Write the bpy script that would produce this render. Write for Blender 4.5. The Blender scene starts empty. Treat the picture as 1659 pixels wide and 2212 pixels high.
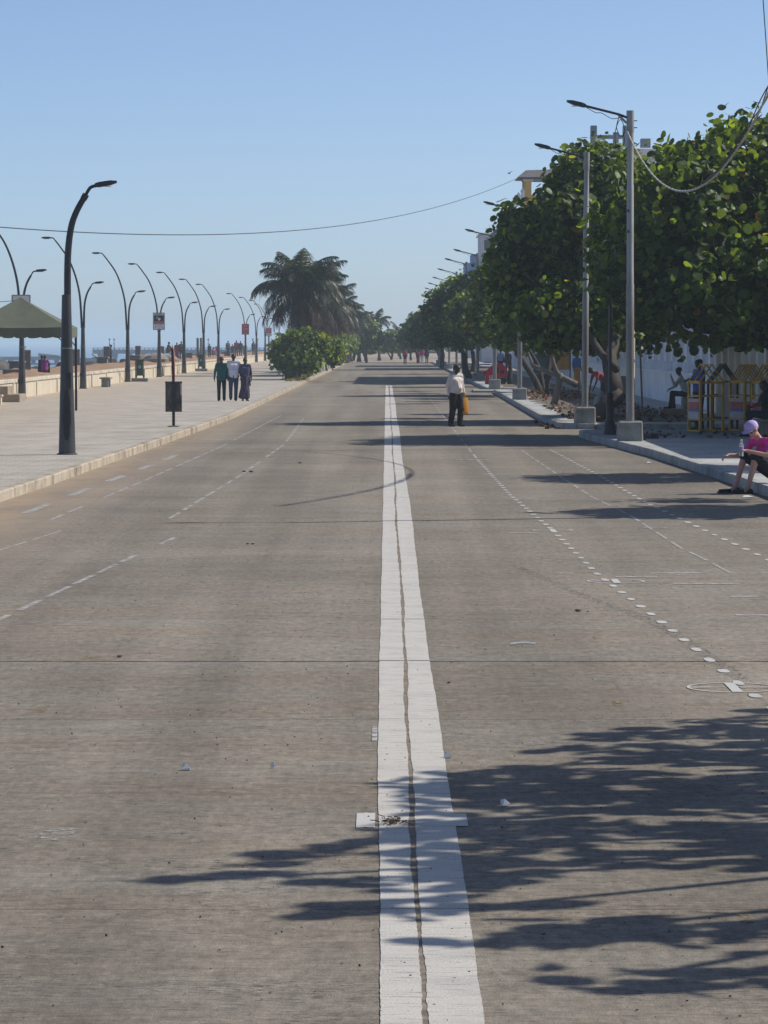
import bpy, bmesh, math, random
import numpy as np
from mathutils import Vector, Matrix

random.seed(11)
rng = np.random.default_rng(11)
sc = bpy.context.scene
COL = sc.collection
PI = math.pi

# ------------------------------------------------------------------ camera
F, CX, CY, VX, VY, CAMZ = 7500.0, 829.5, 1106.0, 835.0, 739.0, 2.3
cd = bpy.data.cameras.new('camera')
cam = bpy.data.objects.new('camera', cd)
COL.objects.link(cam)
cd.sensor_fit = 'HORIZONTAL'
cd.sensor_width = 36.0
cd.lens = F / 1659.0 * 36.0
cd.clip_start = 0.5
cd.clip_end = 20000.0
PITCH = math.atan((CY - VY) / F)
YAW = math.atan((VX - CX) / F)
cam.location = (0, 0, CAMZ)
cam.rotation_euler = (PI / 2 - PITCH, 0, YAW)
sc.camera = cam

# ------------------------------------------------------------------ sky, sun, exposure
SUN_EL, SUN_AZ = math.radians(43.0), math.radians(17.0)   # azimuth measured from +X towards +Y
world = bpy.data.worlds.new('World')
sc.world = world
world.use_nodes = True
wn = world.node_tree
bg = wn.nodes['Background']
sky = wn.nodes.new('ShaderNodeTexSky')
sky.sky_type = 'NISHITA'
sky.sun_disc = False
sky.sun_elevation = SUN_EL
sky.sun_rotation = PI / 2 - SUN_AZ
sky.altitude = 0
sky.air_density = 0.5
sky.dust_density = 0.65
sky.ozone_density = 3.2
wn.links.new(sky.outputs['Color'], bg.inputs['Color'])
bg.inputs['Strength'].default_value = 0.138
sd = bpy.data.lights.new('sun', 'SUN')
sun = bpy.data.objects.new('sun', sd)
COL.objects.link(sun)
sd.energy = 4.6
sd.angle = math.radians(0.53)
sd.color = (1.0, 0.95, 0.87)
SUNV = Vector((math.cos(SUN_EL) * math.cos(SUN_AZ), math.cos(SUN_EL) * math.sin(SUN_AZ), math.sin(SUN_EL)))
sun.rotation_euler = SUNV.to_track_quat('Z', 'Y').to_euler()
sun.location = (40, 20, 60)
sc.view_settings.view_transform = 'Standard'
sc.view_settings.look = 'None'
sc.view_settings.gamma = 1.0
sc.view_settings.use_curve_mapping = False
sc.view_settings.exposure = 0.0
sc.cycles.max_bounces = 6
sc.cycles.transparent_max_bounces = 8
sc.cycles.volume_bounces = 1
sc.cycles.use_denoising = True
sc.cycles.use_adaptive_sampling = True
sc.cycles.adaptive_threshold = 0.01

# ------------------------------------------------------------------ helpers
def ground(px, py, z=0.0):
    """world X, Y where the sight line at (px, py) of the survey sheet meets height z"""
    d = Vector(((px - CX) / F, (CY - py) / F, -1.0))
    d = cam.rotation_euler.to_matrix() @ d
    t = (z - CAMZ) / d.z
    return d.x * t, d.y * t

def tag(o, label=None, cat=None, group=None, kind=None):
    if label: o['label'] = label
    if cat: o['category'] = cat
    if group: o['group'] = group
    if kind: o['kind'] = kind
    return o

def empty(name, loc=(0, 0, 0), rz=0.0, label=None, cat=None, group=None):
    o = bpy.data.objects.new(name, None)
    o.empty_display_size = 0.2
    COL.objects.link(o)
    o.location = loc
    o.rotation_euler = (0, 0, rz)
    return tag(o, label, cat, group)

def link(name, me, parent=None, loc=None, rot=None):
    o = bpy.data.objects.new(name, me)
    COL.objects.link(o)
    if parent is not None: o.parent = parent
    if loc is not None: o.location = loc
    if rot is not None: o.rotation_euler = rot
    return o

def copy_tree(o, parent=None):
    c = o.copy()
    COL.objects.link(c)
    c.parent = parent
    for ch in list(o.children):
        copy_tree(ch, c)
    return c

def frame(d):
    d = d.normalized()
    a = Vector((0, 0, 1)) if abs(d.z) < 0.95 else Vector((0, 1, 0))
    u = d.cross(a).normalized()
    return u, u.cross(d).normalized()

class MB:
    """collects shapes for ONE mesh object"""
    def __init__(s):
        s.v, s.f, s.m = [], [], []
        s.mi = 0
    def add(s, verts, faces):
        n = len(s.v)
        s.v.extend([tuple(p) for p in verts])
        for f in faces:
            s.f.append([i + n for i in f]); s.m.append(s.mi)
        return s
    def box(s, c, size, rz=0.0, taper=1.0, bev=0.0):
        hx, hy, hz = size[0] / 2, size[1] / 2, size[2] / 2
        ca, sa = math.cos(rz), math.sin(rz)
        if bev <= 0:
            pts = [(x * hx * (taper if z > 0 else 1), y * hy * (taper if z > 0 else 1), z * hz) for z in (-1, 1) for (x, y) in ((-1, -1), (1, -1), (1, 1), (-1, 1))]
            fs = [(3, 2, 1, 0), (4, 5, 6, 7), (0, 1, 5, 4), (1, 2, 6, 5), (2, 3, 7, 6), (3, 0, 4, 7)]
        else:
            b = bev
            ring = lambda k: [(-hx + k, -hy), (hx - k, -hy), (hx, -hy + k), (hx, hy - k), (hx - k, hy), (-hx + k, hy), (-hx, hy - k), (-hx, -hy + k)]
            sm = [(x * (hx - b) / hx, y * (hy - b) / hy) for x, y in ring(b)]
            rg = ring(b)
            pts = [(x * 1, y, -hz) for x, y in rg] + [(x * taper, y * taper, hz - b) for x, y in rg] + [(x * taper, y * taper, hz) for x, y in sm]
            fs = [tuple(range(7, -1, -1)), tuple(range(16, 24))]
            for k in (0, 8):
                for i in range(8):
                    j = (i + 1) % 8
                    fs.append((k + i, k + j, k + 8 + j, k + 8 + i))
        pts = [(c[0] + x * ca - y * sa, c[1] + x * sa + y * ca, c[2] + z) for x, y, z in pts]
        return s.add(pts, fs)
    def bar(s, a, b, w, h=None):
        """rectangular bar from a to b"""
        h = h or w
        a, b = Vector(a), Vector(b)
        u, v = frame(b - a)
        pts = [p + u * x * w / 2 + v * y * h / 2 for p in (a, b) for x, y in ((-1, -1), (1, -1), (1, 1), (-1, 1))]
        return s.add(pts, [(3, 2, 1, 0), (4, 5, 6, 7), (0, 1, 5, 4), (1, 2, 6, 5), (2, 3, 7, 6), (3, 0, 4, 7)])
    def tube(s, pts, radii, seg=8, cap=True):
        pts = [Vector(p) for p in pts]
        if not isinstance(radii, (list, tuple)): radii = [radii] * len(pts)
        n = len(pts); V = []; Fc = []
        pu = None
        for i, p in enumerate(pts):
            d = (pts[min(i + 1, n - 1)] - pts[max(i - 1, 0)])
            if d.length < 1e-9: d = Vector((0, 0, 1))
            d.normalize()
            if pu is None: u, _ = frame(d)
            else:
                u = pu - d * pu.dot(d)
                u = u.normalized() if u.length > 1e-6 else frame(d)[0]
            pu = u; w = d.cross(u)
            for k in range(seg):
                a = 2 * PI * k / seg
                V.append(p + (u * math.cos(a) + w * math.sin(a)) * radii[i])
        for i in range(n - 1):
            for k in range(seg):
                k2 = (k + 1) % seg
                Fc.append((i * seg + k, i * seg + k2, (i + 1) * seg + k2, (i + 1) * seg + k))
        if cap:
            Fc.append(tuple(range(seg - 1, -1, -1)))
            Fc.append(tuple(range((n - 1) * seg, n * seg)))
        return s.add(V, Fc)
    def lathe(s, prof, c=(0, 0, 0), seg=16):
        V = [(c[0] + r * math.cos(2 * PI * k / seg), c[1] + r * math.sin(2 * PI * k / seg), c[2] + z) for r, z in prof for k in range(seg)]
        Fc = []
        for i in range(len(prof) - 1):
            for k in range(seg):
                k2 = (k + 1) % seg
                Fc.append((i * seg + k, i * seg + k2, (i + 1) * seg + k2, (i + 1) * seg + k))
        Fc.append(tuple(range(seg - 1, -1, -1)))
        Fc.append(tuple(range((len(prof) - 1) * seg, len(prof) * seg)))
        return s.add(V, Fc)
    def prism(s, poly, z0, z1):
        n = len(poly)
        V = [(x, y, z0) for x, y in poly] + [(x, y, z1) for x, y in poly]
        return s.add(V, [tuple(range(n - 1, -1, -1)), tuple(range(n, 2 * n))] + [(i, (i + 1) % n, n + (i + 1) % n, n + i) for i in range(n)])
    def sheet(s, poly, z):
        return s.add([(x, y, z) for x, y in poly], [tuple(range(len(poly)))])
    def ball(s, c, r, seg=10, rings=6, jit=0.0, rnd=random):
        r = r if isinstance(r, (list, tuple)) else (r, r, r)
        V = [(c[0], c[1], c[2] - r[2])]
        for i in range(1, rings):
            t = PI * i / rings
            for k in range(seg):
                a = 2 * PI * k / seg
                q = 1 + rnd.uniform(-jit, jit)
                V.append((c[0] + r[0] * math.sin(t) * math.cos(a) * q, c[1] + r[1] * math.sin(t) * math.sin(a) * q, c[2] - r[2] * math.cos(t) * q))
        V.append((c[0], c[1], c[2] + r[2]))
        Fc = [(0, 1 + (k + 1) % seg, 1 + k) for k in range(seg)]
        for i in range(rings - 2):
            for k in range(seg):
                k2 = (k + 1) % seg
                Fc.append((1 + i * seg + k, 1 + i * seg + k2, 1 + (i + 1) * seg + k2, 1 + (i + 1) * seg + k))
        b = 1 + (rings - 2) * seg
        Fc += [(b + k, b + (k + 1) % seg, len(V) - 1) for k in range(seg)]
        return s.add(V, Fc)
    def mesh(s, name, mats, smooth=False):
        me = bpy.data.meshes.new(name)
        me.from_pydata(s.v, [], s.f)
        mats = mats if isinstance(mats, (list, tuple)) else [mats]
        for m in mats: me.materials.append(m)
        if len(mats) > 1: me.polygons.foreach_set('material_index', s.m)
        if smooth:
            me.polygons.foreach_set('use_smooth', [True] * len(me.polygons))
            if smooth != True: me.set_sharp_from_angle(angle=smooth)
        me.update()
        return me
    def build(s, name, mats, parent=None, smooth=False, loc=None, rot=None):
        return link(name, s.mesh(name, mats, smooth), parent, loc, rot)

SM = math.radians(40)

# ------------------------------------------------------------------ materials
def new_mat(name):
    m = bpy.data.materials.new(name)
    m.use_nodes = True
    nt = m.node_tree
    return m, nt, nt.nodes['Principled BSDF']

def N(nt, typ, **kw):
    n = nt.nodes.new(typ)
    for k, v in kw.items():
        if k in n.inputs: n.inputs[k].default_value = v
        else: setattr(n, k, v)
    return n

def coords(nt, scale=(1, 1, 1), obj=False, loc=(0, 0, 0)):
    if obj:
        tc = nt.nodes.new('ShaderNodeTexCoord'); out = tc.outputs['Object']
    else:
        g = nt.nodes.new('ShaderNodeNewGeometry'); out = g.outputs['Position']
    mp = nt.nodes.new('ShaderNodeMapping')
    mp.inputs['Scale'].default_value = scale
    mp.inputs['Location'].default_value = loc
    nt.links.new(out, mp.inputs['Vector'])
    return mp.outputs['Vector']

def noise(nt, scale, vec, detail=4.0, rough=0.6):
    n = N(nt, 'ShaderNodeTexNoise', Scale=scale, Detail=detail, Roughness=rough)
    nt.links.new(vec, n.inputs['Vector'])
    return n.outputs['Fac']

def ramp(nt, fac, stops):
    r = nt.nodes.new('ShaderNodeValToRGB')
    e = r.color_ramp.elements
    while len(e) < len(stops): e.new(0.5)
    for i, (p, c) in enumerate(stops):
        e[i].position = p
        e[i].color = (c, c, c, 1) if isinstance(c, (int, float)) else (*c, 1)
    nt.links.new(fac, r.inputs['Fac'])
    return r.outputs['Color']

def mix(nt, fac, a, b, mode='MIX'):
    n = nt.nodes.new('ShaderNodeMix')
    n.data_type = 'RGBA'; n.blend_type = mode
    for sock, val in ((n.inputs[0], fac), (n.inputs[6], a), (n.inputs[7], b)):
        if hasattr(val, 'is_output'): nt.links.new(val, sock)
        elif isinstance(val, (int, float)): sock.default_value = val
        else: sock.default_value = (*val, 1)
    return n.outputs[2]

def bump(nt, bs, h, strength=0.3, dist=0.01):
    b = nt.nodes.new('ShaderNodeBump')
    b.inputs['Strength'].default_value = strength
    b.inputs['Distance'].default_value = dist
    nt.links.new(h, b.inputs['Height'])
    nt.links.new(b.outputs['Normal'], bs.inputs['Normal'])

def plain(name, col, rough=0.6, var=0.25, scale=3.0, metal=0.0, bmp=0.15, spec=0.4, obj=True, stretch=(1, 1, 1), dirt=None, dirt_amt=0.5):
    m, nt, bs = new_mat(name)
    v = coords(nt, stretch, obj)
    n1 = noise(nt, scale, v, 5)
    lo = tuple(c * (1 - var) for c in col); hi = tuple(min(1, c * (1 + var)) for c in col)
    c = ramp(nt, n1, [(0.3, lo), (0.7, hi)])
    if dirt:
        n2 = noise(nt, scale * 0.45, coords(nt, stretch, obj, (7, 3, 1)), 6, 0.65)
        c = mix(nt, ramp(nt, n2, [(0.5, 0.0), (0.72, dirt_amt)]), c, dirt)
    nt.links.new(c, bs.inputs['Base Color'])
    bs.inputs['Roughness'].default_value = rough
    bs.inputs['Metallic'].default_value = metal
    bs.inputs['Specular IOR Level'].default_value = spec
    if bmp: bump(nt, bs, noise(nt, scale * 8, v, 3), bmp, 0.02)
    return m

M = {}
# road concrete: broom marks across the carriageway, pits, stains, dust by the kerb
m, nt, bs = new_mat('road_concrete'); M['road'] = m
g1 = noise(nt, 1.0, coords(nt, (2.6, 26, 1)), 6, 0.7)
g2 = noise(nt, 1.0, coords(nt, (9, 70, 1)), 4, 0.7)
g3 = noise(nt, 1.0, coords(nt, (160, 160, 1)), 2, 0.6)
big = noise(nt, 0.35, coords(nt, (0.6, 0.7, 1)), 5, 0.6)
tint = noise(nt, 0.8, coords(nt, (0.35, 1.3, 1), loc=(13, 5, 0)), 5, 0.65)
base = mix(nt, ramp(nt, tint, [(0.35, 0.0), (0.65, 1.0)]), (0.226, 0.187, 0.140), (0.238, 0.213, 0.174))
base = mix(nt, 1.0, base, ramp(nt, big, [(0.25, 0.80), (0.75, 1.16)]), 'MULTIPLY')
base = mix(nt, 1.0, base, ramp(nt, g1, [(0.3, 0.86), (0.7, 1.10)]), 'MULTIPLY')
base = mix(nt, 1.0, base, ramp(nt, g3, [(0.25, 0.5), (0.5, 1.0), (0.78, 1.6)]), 'MULTIPLY')
sp = noise(nt, 1.0, coords(nt, (16, 5, 1), loc=(41, 8, 0)), 9, 0.88)
base = mix(nt, 1.0, base, ramp(nt, sp, [(0.30, 0.50), (0.5, 1.0), (0.70, 1.5)]), 'MULTIPLY')
st = noise(nt, 1.0, coords(nt, (3.2, 10, 1), loc=(4, 28, 0)), 9, 0.78)
base = mix(nt, 1.0, base, ramp(nt, st, [(0.33, 0.68), (0.5, 1.0), (0.68, 1.22)]), 'MULTIPLY')
trk = noise(nt, 1.0, coords(nt, (1.1, 0.025, 1), loc=(6, 1, 0)), 3, 0.5)
base = mix(nt, 1.0, base, ramp(nt, trk, [(0.3, 0.78), (0.7, 1.16)]), 'MULTIPLY')
oil = noise(nt, 1.0, coords(nt, (1.6, 0.5, 1), loc=(77, 12, 0)), 6, 0.7)
base = mix(nt, ramp(nt, oil, [(0.64, 0.0), (0.78, 0.55)]), base, (0.10, 0.085, 0.07))
pit = noise(nt, 1.0, coords(nt, (14, 60, 1), loc=(3, 9, 0)), 3, 0.6)
pit_zone = noise(nt, 1.0, coords(nt, (0.8, 1.6, 1), loc=(31, 2, 0)), 3, 0.6)
pm = mix(nt, 1.0, ramp(nt, pit, [(0.55, 0.0), (0.63, 1.0)]), ramp(nt, pit_zone, [(0.40, 0.1), (0.62, 1.0)]), 'MULTIPLY')
base = mix(nt, pm, base, (0.055, 0.047, 0.04))
wash = noise(nt, 1.0, coords(nt, (0.7, 9, 1), loc=(2, 19, 0)), 4, 0.6)
base = mix(nt, ramp(nt, wash, [(0.60, 0.0), (0.80, 0.4)]), base, (0.32, 0.285, 0.24))
geo = N(nt, 'ShaderNodeNewGeometry'); sx = N(nt, 'ShaderNodeSeparateXYZ')
nt.links.new(geo.outputs['Position'], sx.inputs[0])
mr = N(nt, 'ShaderNodeMapRange'); mr.inputs[1].default_value = -3.7; mr.inputs[2].default_value = -5.3
nt.links.new(sx.outputs['X'], mr.inputs[0])
dust = mix(nt, 1.0, mr.outputs[0], ramp(nt, noise(nt, 1.0, coords(nt, (1.5, 0.6, 1)), 5), [(0.3, 0.25), (0.7, 1.0)]), 'MULTIPLY')
base = mix(nt, dust, base, (0.36, 0.27, 0.18))
nt.links.new(base, bs.inputs['Base Color'])
bs.inputs['Roughness'].default_value = 0.85
bs.inputs['Specular IOR Level'].default_value = 0.25
hh = mix(nt, 0.5, g2, g3)
hh = mix(nt, pm, hh, (0, 0, 0))
bump(nt, bs, hh, 0.5, 0.006)

def ragged(m, scale, cut):
    """worn coat: bare where the noise falls below the cut"""
    nt = m.node_tree; bs = nt.nodes['Principled BSDF']; out = nt.nodes['Material Output']
    f = noise(nt, 1.0, coords(nt, scale, loc=(17, 3, 0)), 5, 0.7)
    tr = N(nt, 'ShaderNodeBsdfTransparent'); ms = N(nt, 'ShaderNodeMixShader')
    nt.links.new(ramp(nt, f, [(cut, 0.0), (cut + 0.13, 1.0)]), ms.inputs[0])
    nt.links.new(tr.outputs[0], ms.inputs[1]); nt.links.new(bs.outputs[0], ms.inputs[2])
    nt.links.new(ms.outputs[0], out.inputs['Surface'])
    return m
def paint_mat(name, col, wear):
    m, nt, bs = new_mat(name)
    a = noise(nt, 1.0, coords(nt, (5, 38, 1), loc=(4, 4, 0)), 5, 0.7)
    b = noise(nt, 1.0, coords(nt, (120, 120, 1)), 2, 0.6)
    c = noise(nt, 1.0, coords(nt, (1.3, 2.6, 1), loc=(9, 1, 0)), 4, 0.6)
    k = mix(nt, 1.0, tuple(col), ramp(nt, c, [(0.3, 0.74), (0.7, 1.08)]), 'MULTIPLY')
    k = mix(nt, ramp(nt, c, [(0.45, 0.0), (0.75, 0.55)]), k, (0.46, 0.40, 0.33))
    k = mix(nt, 1.0, k, ramp(nt, b, [(0.25, 0.62), (0.6, 1.06)]), 'MULTIPLY')
    k = mix(nt, ramp(nt, a, [(wear, 0.0), (wear + 0.12, 0.85)]), k, (0.22, 0.20, 0.175))
    nt.links.new(k, bs.inputs['Base Color'])
    bs.inputs['Roughness'].default_value = 0.7
    bs.inputs['Specular IOR Level'].default_value = 0.3
    bump(nt, bs, mix(nt, 0.6, a, b), 0.3, 0.004)
    return m
M['line'] = paint_mat('white_road_paint', (0.63, 0.60, 0.54), 0.54)
M['dash'] = paint_mat('worn_road_paint', (0.60, 0.59, 0.56), 0.70)
M['scuff'] = ragged(paint_mat('scuffed_road_paint', (0.55, 0.54, 0.52), 0.60), (7, 24, 1), 0.41)
M['splash'] = ragged(paint_mat('splashed_road_paint', (0.55, 0.54, 0.52), 0.60), (14, 30, 1), 0.50)
M['yellow_scuff'] = ragged(plain('yellow_stain', (0.27, 0.205, 0.09), 0.9, 0.3, 20, obj=False), (22, 18, 1), 0.48)
M['cable_shadow'] = ragged(plain('painted_cable_shadow', (0.13, 0.118, 0.105), 0.9, 0.3, 9, obj=False, bmp=0), (30, 14, 1), 0.52)  # dark ragged coat, a cable's shadow put into the road colour
M['dirt'] = plain('joint_dirt', (0.085, 0.07, 0.055), 0.95, 0.45, 14, obj=False)
M['crack'] = plain('centre_joint_filler', (0.20, 0.165, 0.125), 0.95, 0.5, 9, obj=False)

# promenade paving: small worn slabs, sand blown over them towards the wall
def paving(name, c1, c2, sandcol, slab, x0, x1):
    m, nt, bs = new_mat(name)
    br = N(nt, 'ShaderNodeTexBrick', Scale=1.0)
    br.inputs['Color1'].default_value = (*c1, 1); br.inputs['Color2'].default_value = (*c2, 1)
    br.inputs['Mortar'].default_value = tuple(c * 0.80 for c in c1) + (1,)
    br.inputs['Mortar Size'].default_value = 0.012
    br.inputs['Brick Width'].default_value = slab; br.inputs['Row Height'].default_value = slab
    nt.links.new(coords(nt), br.inputs['Vector'])
    c = br.outputs['Color']
    n1 = noise(nt, 1.0, coords(nt, (1.0, 0.5, 1)), 6, 0.65)
    c = mix(nt, 1.0, c, ramp(nt, n1, [(0.28, 0.70), (0.72, 1.14)]), 'MULTIPLY')
    n3 = noise(nt, 1.0, coords(nt, (60, 60, 1)), 3, 0.6)
    c = mix(nt, 1.0, c, ramp(nt, n3, [(0.3, 0.82), (0.7, 1.12)]), 'MULTIPLY')
    geo = N(nt, 'ShaderNodeNewGeometry'); sx = N(nt, 'ShaderNodeSeparateXYZ')
    nt.links.new(geo.outputs['Position'], sx.inputs[0])
    mr = N(nt, 'ShaderNodeMapRange'); mr.inputs[1].default_value = x0; mr.inputs[2].default_value = x1
    nt.links.new(sx.outputs['X'], mr.inputs[0])
    n2 = noise(nt, 1.0, coords(nt, (0.5, 0.12, 1), loc=(5, 0, 0)), 6, 0.65)
    f = mix(nt, 1.0, ramp(nt, n2, [(0.3, 0.15), (0.7, 1.0)]), mr.outputs[0], 'MULTIPLY')
    c = mix(nt, f, c, sandcol)
    nt.links.new(c, bs.inputs['Base Color'])
    bs.inputs['Roughness'].default_value = 0.85
    bs.inputs['Specular IOR Level'].default_value = 0.25
    bump(nt, bs, mix(nt, 0.5, br.outputs['Fac'], n3), 0.25, 0.006)
    return m
M['prom'] = paving('promenade_paving', (0.43, 0.385, 0.325), (0.475, 0.43, 0.365), (0.44, 0.345, 0.24), 0.42, -6.5, -13.8)
M['pave'] = paving('footpath_paving', (0.42, 0.42, 0.405), (0.47, 0.465, 0.445), (0.33, 0.30, 0.25), 0.6, 6.5, 10.5)
M['kerbL'] = plain('pale_kerb_concrete', (0.40, 0.34, 0.26), 0.85, 0.25, 2.5, bmp=0.4, dirt=(0.10, 0.08, 0.05), dirt_amt=0.9, obj=False)
M['kerbR'] = plain('grey_kerb_concrete', (0.36, 0.355, 0.33), 0.85, 0.25, 3.0, bmp=0.4, dirt=(0.12, 0.105, 0.08), dirt_amt=0.7, obj=False)
M['ground'] = plain('sandy_ground', (0.33, 0.27, 0.20), 0.95, 0.25, 0.4, obj=False)
M['soil'] = plain('tree_bed_soil', (0.135, 0.108, 0.08), 0.95, 0.4, 1.5, bmp=0.6, obj=False)
M['sand'] = plain('orange_sand', (0.33, 0.20, 0.11), 0.95, 0.35, 1.2, bmp=0.6, obj=False, dirt=(0.16, 0.10, 0.06), dirt_amt=0.8)
M['wallcream'] = plain('cream_limewash', (0.54, 0.475, 0.36), 0.85, 0.14, 1.6, bmp=0.25, obj=False, stretch=(1, 2.2, 0.5), dirt=(0.30, 0.22, 0.13), dirt_amt=0.45)
M['coping'] = plain('weathered_coping', (0.50, 0.44, 0.35), 0.85, 0.25, 1.4, bmp=0.3, obj=False, dirt=(0.17, 0.14, 0.10), dirt_amt=0.6)
M['rock'] = plain('dark_breakwater_rock', (0.075, 0.068, 0.062), 0.8, 0.45, 0.9, bmp=0.6, obj=False)
M['palerock'] = plain('pale_rock', (0.26, 0.22, 0.175), 0.85, 0.3, 0.9, bmp=0.6, obj=False)
M['granite'] = plain('grey_granite', (0.16, 0.155, 0.145), 0.7, 0.3, 6, bmp=0.3)
M['stonestep'] = plain('brown_stone', (0.30, 0.245, 0.18), 0.8, 0.25, 2, bmp=0.3)
M['slate'] = plain('blue_grey_concrete', (0.20, 0.21, 0.205), 0.8, 0.25, 4, bmp=0.25)
M['concrete'] = plain('plinth_concrete', (0.30, 0.30, 0.28), 0.85, 0.22, 4, bmp=0.35, dirt=(0.13, 0.12, 0.10), dirt_amt=0.6)
M['pale_conc'] = plain('bollard_concrete', (0.30, 0.30, 0.29), 0.85, 0.25, 3, bmp=0.3)
M['steel'] = plain('galvanised_pole', (0.33, 0.32, 0.295), 0.5, 0.16, 2.5, metal=0.25, bmp=0.1, stretch=(1, 1, 0.25), dirt=(0.09, 0.06, 0.04), dirt_amt=0.85)
M['lampgrey'] = plain('dark_grey_lamp_paint', (0.055, 0.056, 0.060), 0.42, 0.3, 2.0, bmp=0.08, stretch=(1, 1, 0.3), dirt=(0.025, 0.025, 0.027), dirt_amt=0.8)
M['black'] = plain('black_metal', (0.018, 0.018, 0.02), 0.45, 0.3, 5, bmp=0.1)
M['arm'] = plain('lamp_arm_metal', (0.032, 0.032, 0.035), 0.4, 0.3, 5, metal=0.3, bmp=0.05)
M['lens'] = plain('lamp_lens', (0.55, 0.56, 0.57), 0.25, 0.1, 9, bmp=0)
M['rust'] = plain('stained_sign_back', (0.115, 0.10, 0.088), 0.6, 0.5, 5, bmp=0.2, metal=0.2, dirt=(0.028, 0.022, 0.020), dirt_amt=0.95, stretch=(2.4, 1, 1))
M['canopy'] = plain('green_canvas', (0.115, 0.128, 0.085), 0.8, 0.15, 1.8, bmp=0.15)
M['green'] = plain('green_bin_plastic', (0.022, 0.05, 0.022), 0.45, 0.25, 4, bmp=0.05)
M['white'] = plain('white_paint', (0.72, 0.72, 0.70), 0.6, 0.1, 3, bmp=0.08)
M['wallwhite'] = plain('white_wall_paint', (0.80, 0.80, 0.80), 0.75, 0.10, 0.8, obj=False, bmp=0.1, dirt=(0.44, 0.44, 0.42), dirt_amt=0.6)
M['wallcr'] = plain('cream_wall_paint', (0.62, 0.56, 0.44), 0.75, 0.10, 0.8, obj=False, bmp=0.1, dirt=(0.38, 0.34, 0.27), dirt_amt=0.6)
M['ochre'] = plain('yellow_ochre_paint', (0.62, 0.36, 0.055), 0.75, 0.12, 1.0, obj=False)
M['roofgrey'] = plain('grey_roof_tiles', (0.12, 0.105, 0.10), 0.8, 0.3, 3, obj=False)
M['bluebld'] = plain('blue_wall_paint', (0.07, 0.19, 0.42), 0.75, 0.12, 1, obj=False)
M['bluegrey'] = plain('blue_grey_concrete_frame', (0.13, 0.165, 0.22), 0.8, 0.15, 1, obj=False)
M['lilac'] = plain('pale_lilac_wall', (0.56, 0.56, 0.60), 0.75, 0.1, 1, obj=False)
M['window'] = plain('dark_window_glass', (0.03, 0.035, 0.04), 0.15, 0.2, 1, obj=False, bmp=0)
M['yellow'] = plain('yellow_barricade_paint', (0.66, 0.36, 0.025), 0.5, 0.2, 5, bmp=0.1, dirt=(0.25, 0.15, 0.04), dirt_amt=0.6)
M['darkframe'] = plain('unpainted_dark_frame', (0.06, 0.055, 0.05), 0.6, 0.3, 5)
M['redprint'] = plain('red_print', (0.50, 0.07, 0.06), 0.5, 0.2, 6, bmp=0)
M['signred'] = plain('sign_red', (0.42, 0.035, 0.06), 0.5, 0.15, 6, bmp=0)
M['blueprint'] = plain('blue_print', (0.10, 0.13, 0.33), 0.5, 0.2, 6, bmp=0)
M['pinkprint'] = plain('pink_print', (0.60, 0.40, 0.42), 0.5, 0.15, 6, bmp=0)
M['bark'] = plain('grey_brown_bark', (0.055, 0.045, 0.037), 0.9, 0.4, 5, bmp=0.8, stretch=(1, 1, 0.3))
M['palebark'] = plain('pale_smooth_bark', (0.17, 0.145, 0.12), 0.9, 0.3, 5, bmp=0.6, stretch=(1, 1, 0.3))
M['palmbark'] = plain('palm_trunk_bark', (0.085, 0.072, 0.06), 0.95, 0.4, 6, bmp=0.9, stretch=(1, 1, 3))
M['red'] = plain('red_fibreglass', (0.55, 0.018, 0.045), 0.3, 0.12, 2, bmp=0.05)
M['teal'] = plain('teal_booth_paint', (0.018, 0.105, 0.11), 0.6, 0.2, 2)
M['cloud_blue'] = plain('blue_tarpaulin', (0.04, 0.055, 0.20), 0.6, 0.3, 3)
M['rope'] = plain('pale_rope', (0.50, 0.47, 0.40), 0.9, 0.3, 30, bmp=0.6)
M['wire'] = plain('black_cable', (0.02, 0.02, 0.022), 0.6, 0.2, 9, bmp=0)
M['paper'] = plain('scrap_paper', (0.70, 0.69, 0.67), 0.8, 0.1, 20)
M['twig'] = plain('dry_wood', (0.10, 0.07, 0.045), 0.9, 0.4, 30)
M['orange'] = plain('yellow_orange_cloth', (0.50, 0.21, 0.012), 0.7, 0.15, 5)
M['darkpier'] = plain('pier_concrete', (0.20, 0.205, 0.21), 0.85, 0.25, 0.4, obj=False)
M['grass'] = plain('verge_grass', (0.09, 0.13, 0.03), 0.9, 0.4, 4, obj=False)

def leaf_mat(name, dark, light, trans, yellow=(0.34, 0.22, 0.02), ypos=0.93, rough=0.42):
    m = bpy.data.materials.new(name); m.use_nodes = True
    nt = m.node_tree; bs = nt.nodes['Principled BSDF']; out = nt.nodes['Material Output']
    g = N(nt, 'ShaderNodeNewGeometry')
    c = ramp(nt, g.outputs['Random Per Island'], [(0.0, dark), (0.45, tuple(0.75 * x for x in light)), (0.75, light), (ypos, tuple(2.0 * x for x in light)), (ypos + 0.02, yellow), (1.0, tuple(0.8 * x for x in (yellow[0] * 1.3, yellow[1] * 0.6, yellow[2])))])
    nt.links.new(c, bs.inputs['Base Color'])
    bs.inputs['Roughness'].default_value = rough
    bs.inputs['Specular IOR Level'].default_value = 0.35
    tr = N(nt, 'ShaderNodeBsdfTranslucent')
    tcol = mix(nt, 1.0, c, trans, 'MULTIPLY')
    nt.links.new(tcol, tr.inputs['Color'])
    ms = N(nt, 'ShaderNodeMixShader'); ms.inputs[0].default_value = 0.40
    nt.links.new(bs.outputs[0], ms.inputs[1]); nt.links.new(tr.outputs[0], ms.inputs[2])
    nt.links.new(ms.outputs[0], out.inputs['Surface'])
    return m
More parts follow.
